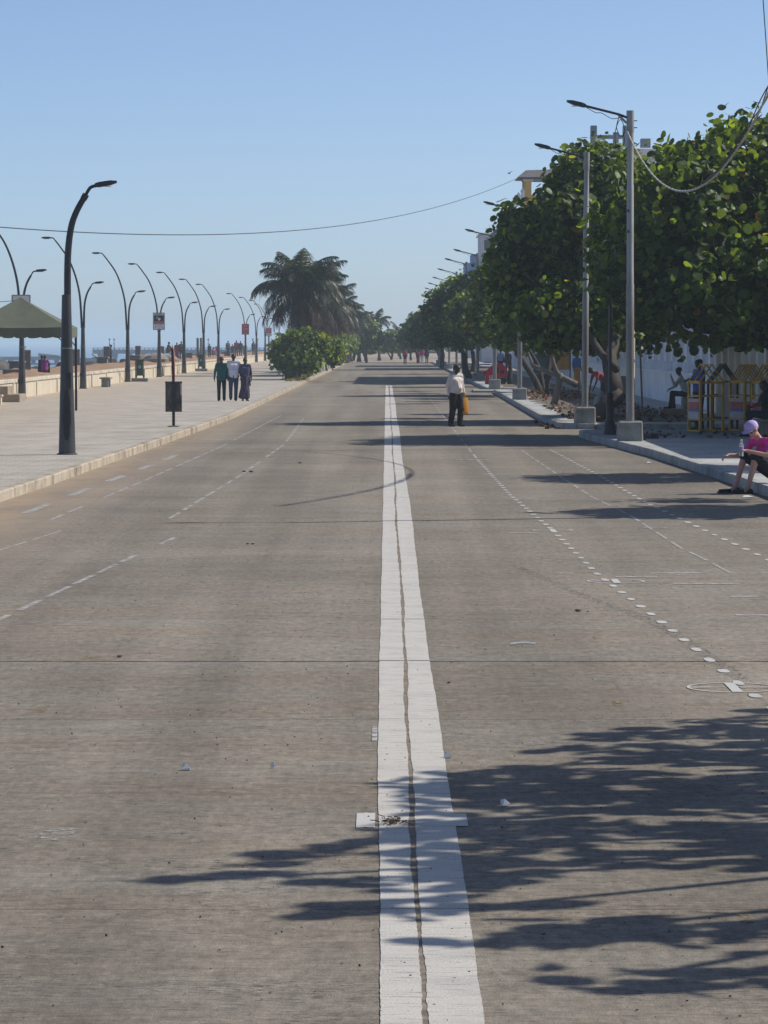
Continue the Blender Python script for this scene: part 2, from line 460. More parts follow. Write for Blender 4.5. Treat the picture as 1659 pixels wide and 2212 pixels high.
M['leaf'] = leaf_mat('sea_grape_leaf', (0.014, 0.034, 0.010), (0.072, 0.108, 0.019), (3.8, 3.4, 1.0), ypos=0.98, rough=0.5)
M['palm'] = leaf_mat('palm_leaflet', (0.013, 0.018, 0.010), (0.034, 0.044, 0.020), (1.6, 1.7, 0.9), yellow=(0.12, 0.10, 0.05), ypos=0.9)
M['drypalm'] = leaf_mat('dry_palm_leaflet', (0.030, 0.023, 0.018), (0.075, 0.057, 0.043), (1.3, 1.1, 0.8), yellow=(0.15, 0.11, 0.07), ypos=0.9, rough=0.7)
M['litter'] = leaf_mat('fallen_leaf', (0.06, 0.035, 0.022), (0.12, 0.068, 0.04), (1.2, 1.0, 0.8), rough=0.8)

m, nt, bs = new_mat('sea_water'); M['sea'] = m
bs.inputs['Base Color'].default_value = (0.16, 0.25, 0.32, 1)
bs.inputs['Roughness'].default_value = 0.3
bump(nt, bs, noise(nt, 1.0, coords(nt, (0.5, 0.25, 1)), 5, 0.6), 0.3, 0.3)
m, nt, bs = new_mat('clear_plastic'); M['clear'] = m
bs.inputs['Base Color'].default_value = (0.9, 0.93, 0.96, 1)
bs.inputs['Roughness'].default_value = 0.08
bs.inputs['Transmission Weight'].default_value = 0.75
bs.inputs['IOR'].default_value = 1.2

# ================================================================== SETTING
def struct(o): o['kind'] = 'structure'; return o

KL = [(-10, -6.4), (30, -5.85), (49.9, -5.56), (55.4, -5.42), (65.6, -5.26), (79.3, -5.0), (104, -4.62), (142, -4.6), (203, -4.54), (347, -4.4), (470, -4.4)]
def kl(y): return float(np.interp(y, [a for a, _ in KL], [b for _, b in KL]))
KR = [(-10, 5.9), (40, 5.72), (51.5, 5.66), (59, 5.56), (69.3, 5.30), (76, 4.98), (82, 4.72), (99, 4.5), (157, 4.85), (165, 4.7), (347, 4.95), (470, 4.95)]
def kr(y): return float(np.interp(y, [a for a, _ in KR], [b for _, b in KR]))

struct(MB().sheet([(-14.3, -60), (3000, -60), (3000, 6000), (-14.3, 6000)], -0.08).build('ground', M['ground']))
struct(MB().sheet([(-9000, -200), (-21.5, -200), (-21.5, 9000), (-9000, 9000)], -3.6).build('sea', M['sea']))
# sand strip between the low wall and the rocks, uneven
mb = MB()
ys = [60 + i * 4.0 for i in range(120)]; xs = [-14.45, -15.2, -16.2, -17.2, -18.2, -19.2, -20.0, -21.0, -22.5]
for y in ys:
    for i, x in enumerate(xs):
        z = 0.80 + (0.10 * math.sin(x * 2.1 + y * 0.23) + 0.07 * math.sin(y * 0.71 + x)) * (i > 0)
        if x < -20.5: z = -1.2
        if x < -22: z = -4.2
        mb.v.append((x, y + random.uniform(-0.8, 0.8), z + random.uniform(-0.03, 0.03) * (i > 0)))
nx = len(xs)
for j in range(len(ys) - 1):
    for i in range(nx - 1):
        mb.f.append([j * nx + i + 1, j * nx + i, (j + 1) * nx + i, (j + 1) * nx + i + 1]); mb.m.append(0)
struct(mb.build('sand_strip', M['sand'], smooth=True))

# ---- carriageway: cast concrete slabs on a bed, joints open between them
road = struct(MB().sheet([(-7.2, 0), (10.1, 0), (10.1, 388), (-7.2, 388)], -0.035).build('road', M['dirt']))
joints = [5.2, 10.4, 14.0, 17.6, 21.1, 24.96]
while joints[-1] < 150: joints.append(joints[-1] + 3.8)
JW = {24.96: 0.05, 21.1: 0.008, 14.0: 0.006}
def jagged(x0, x1, y, amp, n):
    return [(x0 + (x1 - x0) * i / n, y + amp * (random.uniform(-1, 1) + math.sin(i * 0.37) * 0.8) * (0 < i < n)) for i in range(n + 1)]
CR = 0.132
for a, b in zip(joints, joints[1:]):
    wa, wb = JW.get(round(a, 2), 0.005) / 2, JW.get(round(b, 2), 0.005) / 2
    for x0, x1 in ((-7.0, CR - 0.012), (CR + 0.012, 10.0)):
        na = 110 if round(a, 2) == 24.96 else (24 if a < 30 else 1); nb = 110 if round(b, 2) == 24.96 else (24 if b < 30 else 1)
        lo = jagged(x0, x1, a + wa, 0.009 if na == 110 else 0.002, na)
        hi = jagged(x0, x1, b - wb, 0.009 if nb == 110 else 0.002, nb)
        MB().prism(lo + hi[::-1], -0.034, 0.0).build('road_slab', M['road'], road)
MB().sheet([(-7.0, joints[-1]), (10.0, joints[-1]), (10.0, 385), (-7.0, 385)], 0.0).build('road_surface', M['road'], road)

def ribbon(pl, pr, z=0.004):
    n = len(pl)
    return MB().add([(x, y, z) for x, y in pl] + [(x, y, z) for x, y in pr], [(i, n + i, n + i + 1, i + 1) for i in range(n - 1)])
def wob(y, k): return 0.0025 * math.sin(y * 0.9 + k) + 0.0015 * math.sin(y * 5.3 + 2 * k) + random.uniform(-0.0016, 0.0016)
def crack(y): return CR + 0.008 * math.sin(y * 0.23 + 0.6) + 0.0025 * math.sin(y * 1.1) + 0.001 * math.sin(y * 4.1)
for side in (0, 1):
    mb = MB()
    for a, b in zip(joints, joints[1:]):
        if a > 186: break
        gap = JW.get(round(a, 2), 0.006) * 0.8
        step = 0.05 if a < 30 else (0.15 if a < 60 else 0.5)
        yy = list(np.arange(a + gap, b - gap, step)) + [b - gap]
        cw = 0.012
        if side == 0:
            pl = [(-0.050 + 0.030 * min(1.0, max(0.0, (20.0 - y) / 8.0)) + wob(y, 1), y) for y in yy]; pr = [(crack(y) - cw + 1.6 * wob(y, 3), y) for y in yy]
        else:
            pl = [(crack(y) + cw + 1.6 * wob(y, 5), y) for y in yy]; pr = [(0.322 + wob(y, 7) + 0.012 * math.sin(y * 0.16), y) for y in yy]
        r = ribbon(pl, pr)
        mb.add(r.v, r.f)
    mb.build('centre_line', M['line'], road)
yy = list(np.arange(6, 150, 0.2))
ribbon([(crack(y) - 0.03, y) for y in yy], [(crack(y) + 0.03, y) for y in yy], 0.0016).build('joint_filler', M['crack'], road)
def strip(x0, x1, y0, y1, mat, name='paint_patch', z=0.0042, jit=0.012):
    n = 9
    lo = [(x0 + (x1 - x0) * i / n, y0 + random.uniform(-jit, jit)) for i in range(n + 1)]
    hi = [(x0 + (x1 - x0) * i / n, y1 + random.uniform(-jit, jit)) for i in range(n + 1)]
    MB().sheet(lo + hi[::-1], z).build(name, mat, road)
strip(-0.145, -0.055, 16.36, 16.86, M['dash']); strip(0.327, 0.388, 16.4, 16.84, M['dash'])
strip(-0.085, -0.054, 19.9, 20.7, M['scuff'])
strip(-0.05, 0.10, 150.3, 183.6, M['line'], 'centre_line'); strip(0.16, 0.30, 150.3, 183.6, M['line'], 'centre_line')

# hand-painted dashes of the parade markings
DQ = MB().add([(0.5 * math.copysign(abs(math.cos(t)) ** 0.8, math.cos(t)), 0.5 * math.copysign(abs(math.sin(t)) ** 0.8, math.sin(t)), 0) for t in [2 * PI * k / 14 for k in range(14)]], [tuple(range(14))]).mesh('painted_dash', M['dash'])
DQ2 = MB().add([(-0.5, -0.5, 0), (0.5, -0.5, 0), (0.5, 0.5, 0), (-0.5, 0.5, 0)], [(0, 1, 2, 3)]).mesh('painted_dash', M['scuff'])
def dashes(pts, length, gap, w, me=DQ, skip=0.0, jit=0.0):
    P = [Vector((x, y, 0)) for x, y in pts]
    tot = [0]
    for a, b in zip(P, P[1:]): tot.append(tot[-1] + (b - a).length)
    s = 0.0
    while s + length < tot[-1]:
        mid = s + length / 2
        k = max(i for i in range(len(P)) if tot[i] <= mid); k = min(k, len(P) - 2)
        d = (P[k + 1] - P[k]).normalized(); p = P[k] + d * (mid - tot[k])
        if random.random() >= skip:
            o = link('painted_dash', me, road, (p.x + random.uniform(-jit, jit), p.y, 0.0044), (0, 0, math.atan2(d.y, d.x) - PI / 2))
            o.scale = (w * random.uniform(0.85, 1.15), length * random.uniform(0.8, 1.1), 1)
        s += length + gap
dashes([(2.46, 19.8), (2.37, 23.6), (2.26, 28.5), (2.09, 34.4), (2.03, 42.4), (1.86, 52.1), (1.78, 68)], 0.30, 0.55, 0.072)
dashes([(1.78, 68.6), (1.77, 85.8), (1.76, 155)], 2.6, 1.4, 0.045, DQ2)
dashes([(4.10, 34.5), (4.03, 37), (3.89, 42.4), (3.72, 49.8), (3.67, 59.6), (3.5, 74.2)], 0.34, 0.62, 0.075)
dashes([(3.42, 34.5), (3.38, 36.4), (3.29, 38.7), (3.23, 46.2), (3.06, 51.3), (2.98, 58.8), (2.87, 74.2)], 1.5, 0.5, 0.04, DQ2)
dashes([(-4.86, 46.6), (-4.67, 54.6), (-4.52, 60.3), (-4.38, 65.8), (-4.2, 74)], 2.7, 2.6, 0.13, DQ2)
dashes([(-4.35, 44.7), (-4.05, 56.5), (-3.63, 76.7), (-3.3, 110)], 1.7, 0.45, 0.055, DQ2, 0.1)
dashes([(-3.25, 28.0), (-2.81, 35.7), (-2.47, 41.2)], 1.25, 0.4, 0.055, DQ2, 0.05)
dashes([(-2.83, 45.2), (-2.52, 60), (-2.3, 78.4), (-2.5, 105)], 1.7, 0.5, 0.055, DQ2, 0.12)
dashes([(-4.3, 38.0), (-3.8, 44.4)], 2.0, 0.3, 0.045, DQ2)
for px0, px1, py in ((440, 510, 950), (433, 600, 962), (600, 835, 958), (862, 1000, 955), (1010, 1062, 994), (1043, 1103, 1025), (1087, 1156, 1077), (1148, 1178, 1081), (985, 1040, 993), (1100, 1160, 1152),
                     (1330, 1420, 1247), (1405, 1515, 1239), (1455, 1600, 1262), (1580, 1640, 1290), (1590, 1659, 1330), (1390, 1440, 1140), (1500, 1560, 1098), (1570, 1640, 1093), (640, 700, 834), (1290, 1335, 1024)):
    x0, y0 = ground(px0, py); x1, _ = ground(px1, py)
    strip(x0, x1, y0 - 0.03, y0 + 0.05 + y0 * 0.0012, M['scuff'], 'painted_tick', 0.0046, 0.008)
for px, py, w, h in ((122, 1803, 75, 26), (1585, 935, 10, 3), (560, 2142, 20, 8), (1470, 1240, 60, 6), (60, 1809, 60, 4), (1220, 1239, 40, 5)):
    x, y = ground(px, py); s = F / y
    strip(x - w / 2 / s, x + w / 2 / s, y - h / 2 * y / (py - VY), y + h / 2 * y / (py - VY), M['splash'], 'paint_splash', 0.0043, 0.03)
for px, py, w, h in ((90, 1531, 26, 13), (1335, 1519, 22, 10), (1290, 1378, 16, 6), (1440, 1675, 24, 14), (1610, 1985, 30, 18), (200, 1421, 40, 6)):
    x, y = ground(px, py); s = F / y
    strip(x - w / 2 / s, x + w / 2 / s, y - h / 2 * y / (py - VY), y + h / 2 * y / (py - VY), M['yellow_scuff'], 'yellow_stain', 0.0041, 0.02)
def ring_mark(cx, cy, r, w=0.022, cross=True):
    n = 40
    pts = [(math.cos(2 * PI * i / n), math.sin(2 * PI * i / n)) for i in range(n + 1)]
    ribbon([(cx + (r - w) * a, cy + (r - w) * b * 1.05) for a, b in pts], [(cx + r * a, cy + r * b * 1.05) for a, b in pts], 0.0048).build('painted_ring', M['dash'], road)
    if cross:
        strip(cx - 0.035, cx + 0.035, cy - r * 0.95, cy + r * 0.95, M['dash'], 'painted_ring_bar', 0.0052, 0.004)
        strip(cx - r * 0.9, cx - 0.045, cy - 0.03, cy + 0.03, M['scuff'], 'painted_ring_bar', 0.0052, 0.004)
        strip(cx + 0.045, cx + r * 0.9, cy - 0.03, cy + 0.03, M['scuff'], 'painted_ring_bar', 0.0052, 0.004)
for px, py, r in ((1584, 1486, 0.31), (1330, 1256, 0.28), (1194, 1146, 0.25)):
    x, y = ground(px, py); ring_mark(x, y, r)
# shadow of an overhead cable, painted on the road as a faint dark ribbon
def curve_px(pts, w, name='cable_shadow_ribbon'):
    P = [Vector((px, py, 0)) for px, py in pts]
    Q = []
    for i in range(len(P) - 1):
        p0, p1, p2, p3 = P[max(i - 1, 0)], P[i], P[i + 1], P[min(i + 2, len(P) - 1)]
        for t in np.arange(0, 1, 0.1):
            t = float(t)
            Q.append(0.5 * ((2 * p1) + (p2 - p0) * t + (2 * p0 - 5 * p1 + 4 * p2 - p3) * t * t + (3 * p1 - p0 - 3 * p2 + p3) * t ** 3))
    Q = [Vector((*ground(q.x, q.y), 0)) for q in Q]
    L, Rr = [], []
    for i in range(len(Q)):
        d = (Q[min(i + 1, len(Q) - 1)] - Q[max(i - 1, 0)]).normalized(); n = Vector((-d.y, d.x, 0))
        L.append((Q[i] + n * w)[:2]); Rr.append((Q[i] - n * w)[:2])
    ribbon(Rr, L, 0.0034).build(name, M['cable_shadow'], road)
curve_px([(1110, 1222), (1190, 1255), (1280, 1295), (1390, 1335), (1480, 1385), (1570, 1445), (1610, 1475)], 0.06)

# ---- promenade on the seaward side
yy = [y for y, _ in KL if y < 470]
poly = [(kl(y) - 0.16, y) for y in [0] + [a for a, _ in KL[1:-1]] + [420]]
prom = struct(MB().prism(poly + [(-14.2, 420), (-14.2, 0)], -0.06, 0.15).build('promenade', M['prom']))
kstone = MB().box((0, 0, 0), (0.17, 1.0, 0.24), bev=0.02).mesh('kerb_stone', M['kerbL'])
kerb = struct(empty('promenade_kerb'))
y = 42.0
while y < 190:
    ln = 1.19
    a, b = Vector((kl(y) - 0.085, y, 0)), Vector((kl(y + ln) - 0.085, y + ln, 0))
    mid = (a + b) / 2
    o = link('kerb_stone', kstone, kerb, (mid.x + random.uniform(-0.006, 0.006), mid.y, 0.036 + random.uniform(-0.004, 0.004)), (0, 0, math.atan2(b.y - a.y, b.x - a.x) - PI / 2))
    o.scale = (1, ln - 0.012, 1)
    y += ln
MB().prism([(kl(190), 190), (kl(347), 347), (kl(347), 385), (kl(347) - 0.155, 385), (kl(347) - 0.155, 347), (kl(190) - 0.155, 190)], -0.05, 0.156).build('kerb_run', M['kerbL'], kerb)
# sandy verge with tufts under the palms
struct(MB().prism([(-4.75, 196), (-4.62, 260), (-4.58, 380), (-6.6, 380), (-6.6, 230), (-6.0, 196)], 0.146, 0.175).build('verge', M['ground']))

# ---- landward footpath: three islands with kerbs
kstoneR = MB().box((0, 0, 0), (0.16, 1.0, 0.24), bev=0.02).mesh('kerb_stone', M['kerbR'])
def kerb_run(parent, pts, ln):
    P = [Vector((x, y, 0)) for x, y in pts]
    for a, b in zip(P, P[1:]):
        L = (b - a).length
        n = max(1, round(L / ln)); d = (b - a) / n
        for i in range(n):
            mid = a + d * (i + 0.5)
            o = link('kerb_stone', kstoneR, parent, (mid.x, mid.y, 0.034 + random.uniform(-0.004, 0.004)), (0, 0, math.atan2(d.y, d.x) - PI / 2))
            o.scale = (1, d.length - 0.012, 1)
def island(y0, y1, near_round, far_round, stone_from=None):
    ysamp = [y0] + [a for a, _ in KR if y0 < a < y1] + [y1]
    edge = [(kr(y), y) for y in ysamp]
    if far_round:
        x, y = edge[-1]; r = far_round
        edge = edge[:-1] + [(kr(y1 - r), y1 - r)] + [(kr(y1 - r) + r * (1 - math.cos(t)), y1 - r + r * math.sin(t)) for t in (0.4, 0.8, 1.2, PI / 2)] + [(10.0, y1)]
    else: edge = edge + [(10.0, y1)]
    if near_round:
        r = near_round; x = kr(y0 + r)
        edge = [(10.0, y0)] + [(x + r * (1 - math.cos(t)), y0 + r - r * math.sin(t)) for t in (PI / 2, 1.2, 0.8, 0.4)] + [(x, y0 + r)] + [p for p in edge if p[1] > y0 + r + 0.01]
    else: edge = [(10.0, y0)] + edge
    # paving slightly inside the kerb line
    o = struct(MB().prism([(x + 0.15, y + (0.1 if near_round and y < y0 + 1 else 0) - (0.1 if far_round and y > y1 - 1 else 0)) for x, y in edge], -0.06, 0.149).build('footpath', M['pave']))
    k = struct(empty('footpath_kerb'))
    e2 = edge if near_round else edge[1:]
    e2 = e2 if far_round else e2[:-1]
    kerb_run(k, [(x + 0.08, y) for x, y in e2 if stone_from is None or y >= stone_from], 1.2)
    return o
island(0, 85.5, 0, 0.9, 38)
island(91.6, 158, 1.4, 0.8)
island(163.5, 385, 0.8, 0)
for y0, y1 in ((93.4, 157), (165, 380)):
    n = 60; rr = random.Random(int(y0))
    edge = [(kr(y0 + (y1 - y0) * i / n) + 0.75 + rr.uniform(-0.25, 0.3), y0 + (y1 - y0) * i / n) for i in range(n + 1)]
    struct(MB().sheet([(8.6, y0), ] + edge[::1][::-1][::-1] + [(8.6, y1)], 0.154).build('tree_bed', M['soil']))
# kerb ramp between the second and third island
MB().prism([(4.0, 158.6), (6.5, 158.6), (6.5, 162.9), (4.0, 162.9)], -0.05, 0.09).build('kerb_ramp', M['kerbR'], road)

# ---- low limewashed wall holding back the sand: 8.8 m panels under coping slabs
low_wall = empty('low_wall', (-14.32, 0, 0), 0, 'long low cream wall with a coping between the promenade and the sand', 'wall')
PAN = MB().box((0, 0, 0), (0.26, 8.76, 0.66), bev=0.015).mesh('wall_panel', M['wallcream'])
COP = MB().box((0, 0, 0), (0.40, 8.77, 0.13), bev=0.02).mesh('coping', M['coping'])
PIL = MB().box((0, 0, 0), (0.30, 0.32, 0.655), bev=0.015).mesh('wall_pier', M['wallcream'])
y = 79.2
while y < 425:
    link('wall_panel', PAN, low_wall, (0, y + 4.4, 0.43)); link('coping', COP, low_wall, (-0.02, y + 4.4, 0.826 + random.uniform(-0.006, 0.006)))
    if y < 240: link('wall_pier', PIL, low_wall, (0.025, y, 0.431))
    y += 8.8

# ---- breakwater boulders: nobody could count them
mb = MB()
rr = random.Random(5)
for i in range(620):
    y = 90 + 420 * rr.random() ** 0.8
    t = rr.random()
    x = -20.2 - 4.0 * t + rr.uniform(-0.4, 0.4); z = 0.72 - 3.4 * t * t + rr.uniform(-0.15, 0.2)
    r = rr.uniform(0.35, 0.85)
    mb.ball((x, y, z - 0.25), (r * rr.uniform(0.8, 1.3), r * rr.uniform(0.8, 1.3), r * rr.uniform(0.5, 0.8)), 7, 5, 0.22, rr)
tag(mb.build('breakwater_rocks', M['rock']), 'mass of dark boulders along the seaward edge of the sand', 'rocks', kind='stuff')
rr = random.Random(6)
for i, (x, y, r, lab) in enumerate([(-17.2, 259, 0.8, 'largest pale boulder of the heap on the sand below the seated watcher'), (-16.4, 262, 0.6, 'pale boulder at the right end of the heap on the sand'), (-18.3, 262, 0.65, 'pale boulder at the left end of the heap on the sand')]):
    tag(MB().ball((x, y, 0.9), (r * 1.2, r, r * 0.75), 10, 7, 0.12, rr).build('boulder', M['palerock']), lab, 'boulder', 'pale boulders on the sand')

# ================================================================== PROMENADE THINGS
def smooth_path(pts, n=5):
    P = [Vector(p) for p in pts]; Q = []
    for i in range(len(P) - 1):
        p0, p1, p2, p3 = P[max(i - 1, 0)], P[i], P[i + 1], P[min(i + 2, len(P) - 1)]
        for k in range(n):
            t = k / n
            Q.append(0.5 * ((2 * p1) + (p2 - p0) * t + (2 * p0 - 5 * p1 + 4 * p2 - p3) * t * t + (3 * p1 - p0 - 3 * p2 + p3) * t ** 3))
    return Q + [P[-1]]

SHORT = [(0.045, 0, 2.80), (0.055, 0, 3.40), (0.09, 0, 3.95), (0.20, 0, 4.38), (0.37, 0, 4.70)]
SHORT2 = [(0.365, 0, 4.69), (0.45, 0, 4.83), (0.52, 0, 4.86), (0.62, 0, 4.875)]
LONG = [(-0.05, 0, 2.80), (-0.09, 0, 3.63), (-0.16, 0, 4.42), (-0.35, 0, 5.22), (-0.64, 0, 5.94), (-1.015, 0, 6.5), (-1.28, 0, 6.84)]
LONG2 = [(-1.275, 0, 6.83), (-1.36, 0, 6.93), (-1.45, 0, 6.95), (-1.55, 0, 6.955)]
def lamp_head(parent, base, dx, tilt=0.0):
    """flat LED head"""
    mb = MB(); sgn = 1 if dx > 0 else -1
    x0, _, z0 = base
    prof = [(0.0, 0.045, 0.035), (0.08, 0.07, 0.05), (0.30, 0.085, 0.045), (0.42, 0.05, 0.02)]
    V = []
    for t, hw, hh in prof:
        for sy, sz in ((-1, -1), (1, -1), (1, 1), (-1, 1)):
            V.append((x0 + sgn * t, sy * hw, z0 + tilt * t + sz * hh))
    Fc = [(0, 1, 2, 3), (12, 15, 14, 13)]
    for i in range(3):
        for k in range(4):
            Fc.append((i * 4 + k, i * 4 + (k + 1) % 4, i * 4 + 4 + (k + 1) % 4, i * 4 + 4 + k))
    mb.add(V, Fc)
    h = mb.build('lamp_head', M['arm'], parent)
    MB().box((x0 + sgn * 0.2, 0, z0 + tilt * 0.2 - 0.054), (0.22, 0.11, 0.012)).build('lens', M['lens'], h)
    return h
def column(parent, top):
    MB().lathe([(0.165, 0), (0.163, 0.02), (0.158, 0.1), (0.145, 0.6), (0.115, 1.5), (0.095, 2.3), (0.085, top), (0.07, top + 0.005)], seg=12).build('column', M['lampgrey'], parent, smooth=SM)
    MB().lathe([(0.19, 0), (0.19, 0.025), (0.16, 0.03)], seg=12).build('base_plate', M['lampgrey'], parent)
    MB().lathe([(0.118, 0), (0.118, 0.03)], (0, 0, 1.95), seg=12).build('collar', M['slate'], parent)
    MB().box((0.02, -0.135, 0.72), (0.11, 0.03, 0.34), bev=0.008).build('access_door', M['arm'], parent)
def make_double():
    r = empty('double_lamp')
    column(r, 2.86)
    MB().tube(smooth_path(LONG), [0.055 - 0.02 * i / 30 for i in range(31)], 8).build('long_arm', M['arm'], r, smooth=SM)
    MB().tube(smooth_path(LONG2, 4), 0.028, 8).build('arm_end', M['arm'], r, smooth=SM)
    MB().tube(smooth_path(SHORT), [0.055 - 0.015 * i / 20 for i in range(21)], 8).build('short_arm', M['arm'], r, smooth=SM)
    MB().tube(smooth_path(SHORT2, 4), 0.026, 8).build('arm_end', M['arm'], r, smooth=SM)
    lamp_head(r, (-1.50, 0, 6.955), -1); lamp_head(r, (0.56, 0, 4.875), 1, 0.1)
    return r
ORD = ['first', 'second', 'third', 'fourth', 'fifth', 'sixth', 'seventh', 'eighth', 'ninth', 'tenth', 'eleventh', 'twelfth']
lamp_d = [(133.4, -14.0), (160.3, -14.0), (188, -14.0), (214, -14.0), (240.3, -14.0), (266, -14.0), (289.5, -14.0), (345, -14.0), (374, -14.0), (401, -14.0), (440, -14.9)]
extra = {0: ' rising behind the green tent', 3: ' with a black-red board', 7: ' with a red board', 10: ' with a red-white board'}
proto = make_double()
lamps = []
for i, (d, x) in enumerate(lamp_d):
    o = proto if i == 0 else copy_tree(proto)
    o.location = (x, d, 0.15)
    o.rotation_euler = (0, 0, random.uniform(-0.12, 0.12))
    for c in o.children:
        pass
    tag(o, f'{ORD[i]} double-armed lamp from the left by the low wall' + extra.get(i, ''), 'street lamp', 'double lamps along the low wall')
    lamps.append(o)

# single lamp close to the kerb
L1 = empty('single_lamp', (*ground(145, 982, 0.15), 0.15), 0, 'tall dark grey street lamp with one curved arm near the promenade kerb', 'street lamp')
MB().lathe([(0.165, 0), (0.16, 0.1), (0.148, 0.6), (0.125, 1.5), (0.105, 2.3), (0.088, 3.05), (0.07, 3.055)], seg=14).build('column', M['lampgrey'], L1, smooth=SM)
MB().lathe([(0.20, 0), (0.20, 0.02), (0.165, 0.03)], seg=14).build('base_plate', M['lampgrey'], L1)
MB().lathe([(0.116, 0), (0.116, 0.025)], (0, 0, 2.02), seg=14).build('collar', M['slate'], L1)
V = []
for i in range(9):
    z = 0.28 + 0.95 * i / 8; w = 0.55 * math.sin(PI * (i + 0.6) / 9.2) ** 0.7 + 0.06 * math.sin(i * 2.3); r = 0.162 - 0.027 * (z - 0.1) / 1.4 + 0.004
    for k in range(7):
        a = -PI / 2 + 0.05 + w * (k / 3 - 1); V.append((r * math.cos(a), r * math.sin(a), z))
MB().add(V, [(i * 7 + k, i * 7 + k + 1, (i + 1) * 7 + k + 1, (i + 1) * 7 + k) for i in range(8) for k in range(6)]).build('bill_residue', M['black'], L1, smooth=True)
MB().box((0.05, -0.137, 1.42), (0.09, 0.03, 0.3), bev=0.008).build('access_door', M['arm'], L1)
up = smooth_path([(0.02, 0, 3.0), (0.03, 0, 3.78), (0.09, 0, 4.31), (0.20, 0, 4.64), (0.37, 0, 4.94)])
MB().tube(up, [0.068 - 0.012 * i / (len(up) - 1) for i in range(len(up))], 10).build('curved_arm', M['arm'], L1, smooth=SM)
MB().tube([(0.33, 0, 4.87), (0.385, 0, 4.965)], 0.066, 10).build('sleeve', M['arm'], L1)
MB().tube(smooth_path([(0.37, 0, 4.94), (0.44, 0, 5.06), (0.50, 0, 5.11), (0.62, 0, 5.135), (0.70, 0, 5.15)], 4), 0.032, 8).build('arm_end', M['arm'], L1, smooth=SM)
lamp_head(L1, (0.55, 0, 5.135), 1, 0.16)

# notice boards on four of the lamps
def board(lamp, style, label):
    o = empty('notice_board', (lamp.location.x, lamp.location.y - 0.17, 3.58), 0, label, 'notice board')
    MB().box((0, 0, 0), (0.70, 0.04, 1.04), bev=0.006).build('panel', M['white' if style == 'hand' else ('signred' if style == 'red' else 'white')], o)
    fr = MB()
    for x in (-0.345, 0.345): fr.box((x, -0.006, 0), (0.035, 0.06, 1.05))
    for z in (-0.515, 0.515): fr.box((0, -0.006, z), (0.655, 0.06, 0.035))
    fr.build('frame', M['slate'], o)
    MB().box((0, 0.05, 0.2), (0.2, 0.06, 0.06)).build('bracket', M['arm'], o)
    y = -0.024
    if style == 'hand':
        MB().box((0, y, 0.18), (0.62, 0.006, 0.37)).build('black_field', M['black'], o)
        MB().box((0, y, -0.09), (0.62, 0.006, 0.15)).build('red_band', M['signred'], o)
        h = MB(); h.lathe([(0.055, 0), (0.085, 0), (0.085, 0.006), (0.055, 0.006)], seg=14)
        me = h.mesh('emblem', M['white']); link('emblem', me, o, (0.02, y - 0.004, 0.13), (PI / 2, 0, 0))
        for k, (x, z, a, l) in enumerate([(-0.10, 0.25, 0.7, 0.12), (-0.03, 0.28, 1.4, 0.10), (-0.14, 0.20, 0.3, 0.09)]):
            MB().bar((x - l / 2 * math.cos(a), y - 0.006, z - l / 2 * math.sin(a)), (x + l / 2 * math.cos(a), y - 0.006, z + l / 2 * math.sin(a)), 0.006, 0.03).build('emblem_stroke', M['white'], o)
        for z in (-0.07, -0.11): MB().box((0, y - 0.005, z), (0.5, 0.004, 0.012)).build('lettering', M['pinkprint'], o)
        for z, w in ((-0.22, 0.5), (-0.28, 0.42), (-0.45, 0.05)): MB().box((0, y - 0.003, z), (w, 0.004, 0.014)).build('lettering', M['slate'], o)
        for x, z in ((-0.2, -0.36), (0.22, -0.4), (0.02, -0.42)): MB().box((x, y - 0.003, z), (0.06, 0.004, 0.05)).build('emblem', M['slate'], o)
        MB().box((0, y - 0.003, 0.44), (0.5, 0.004, 0.05)).build('lettering', M['slate'], o)
    elif style == 'red':
        for z, w in ((0.36, 0.45), (0.24, 0.4), (0.06, 0.5), (-0.02, 0.42), (-0.16, 0.48), (-0.3, 0.4), (-0.4, 0.3)):
            for k in range(5):
                MB().box((-w / 2 + w * (k + 0.5) / 5, y - 0.003, z), (w / 5 * random.uniform(0.5, 0.85), 0.004, 0.045)).build('lettering', M['pinkprint'], o)
    elif style == 'mixed':
        MB().box((0, y, 0.16), (0.62, 0.006, 0.6)).build('red_field', M['signred'], o)
        for z in (0.3, 0.15, 0.05): MB().box((0, y - 0.005, z), (0.45, 0.004, 0.04)).build('lettering', M['pinkprint'], o)
        for z in (-0.25, -0.33): MB().box((0, y - 0.003, z), (0.45, 0.004, 0.03)).build('lettering', M['slate'], o)
    return o
board(lamps[0], 'plain', 'notice board seen just above the peak of the green tent')
board(lamps[3], 'hand', 'white framed notice board with black picture and red band on a lamp')
board(lamps[7], 'red', 'red notice board with pale lettering on a distant lamp')
board(lamps[10], 'mixed', 'red and white notice board just left of the leafy shrub')

# green canvas tent
T = empty('tent', (-11.3, 107.4, 0.15), 0, 'green canvas gazebo tent with scalloped valance and black legs', 'tent')
a, ze, zt = 1.6, 2.61, 3.54
mb = MB(); nseg = 12
grid = []
for (x0, y0, x1, y1) in ((-a, -a, a, -a), (a, -a, a, a), (a, a, -a, a), (-a, a, -a, -a)):
    V = []
    for i in range(nseg + 1):
        t = i / nseg
        bx, by = x0 + (x1 - x0) * t, y0 + (y1 - y0) * t
        for k in range(7):
            s = k / 6
            sag = -0.05 * math.sin(PI * s) * (1 - 0.6 * abs(2 * t - 1)) - 0.03 * math.sin(PI * t) * (1 - s)
            V.append((bx * (1 - s), by * (1 - s), ze + (zt - ze) * s + sag))
    mb.add(V, [(i * 7 + k, (i + 1) * 7 + k, (i + 1) * 7 + k + 1, i * 7 + k + 1) for i in range(nseg) for k in range(6)])
roof = mb.build('roof', M['canopy'], T, smooth=SM)
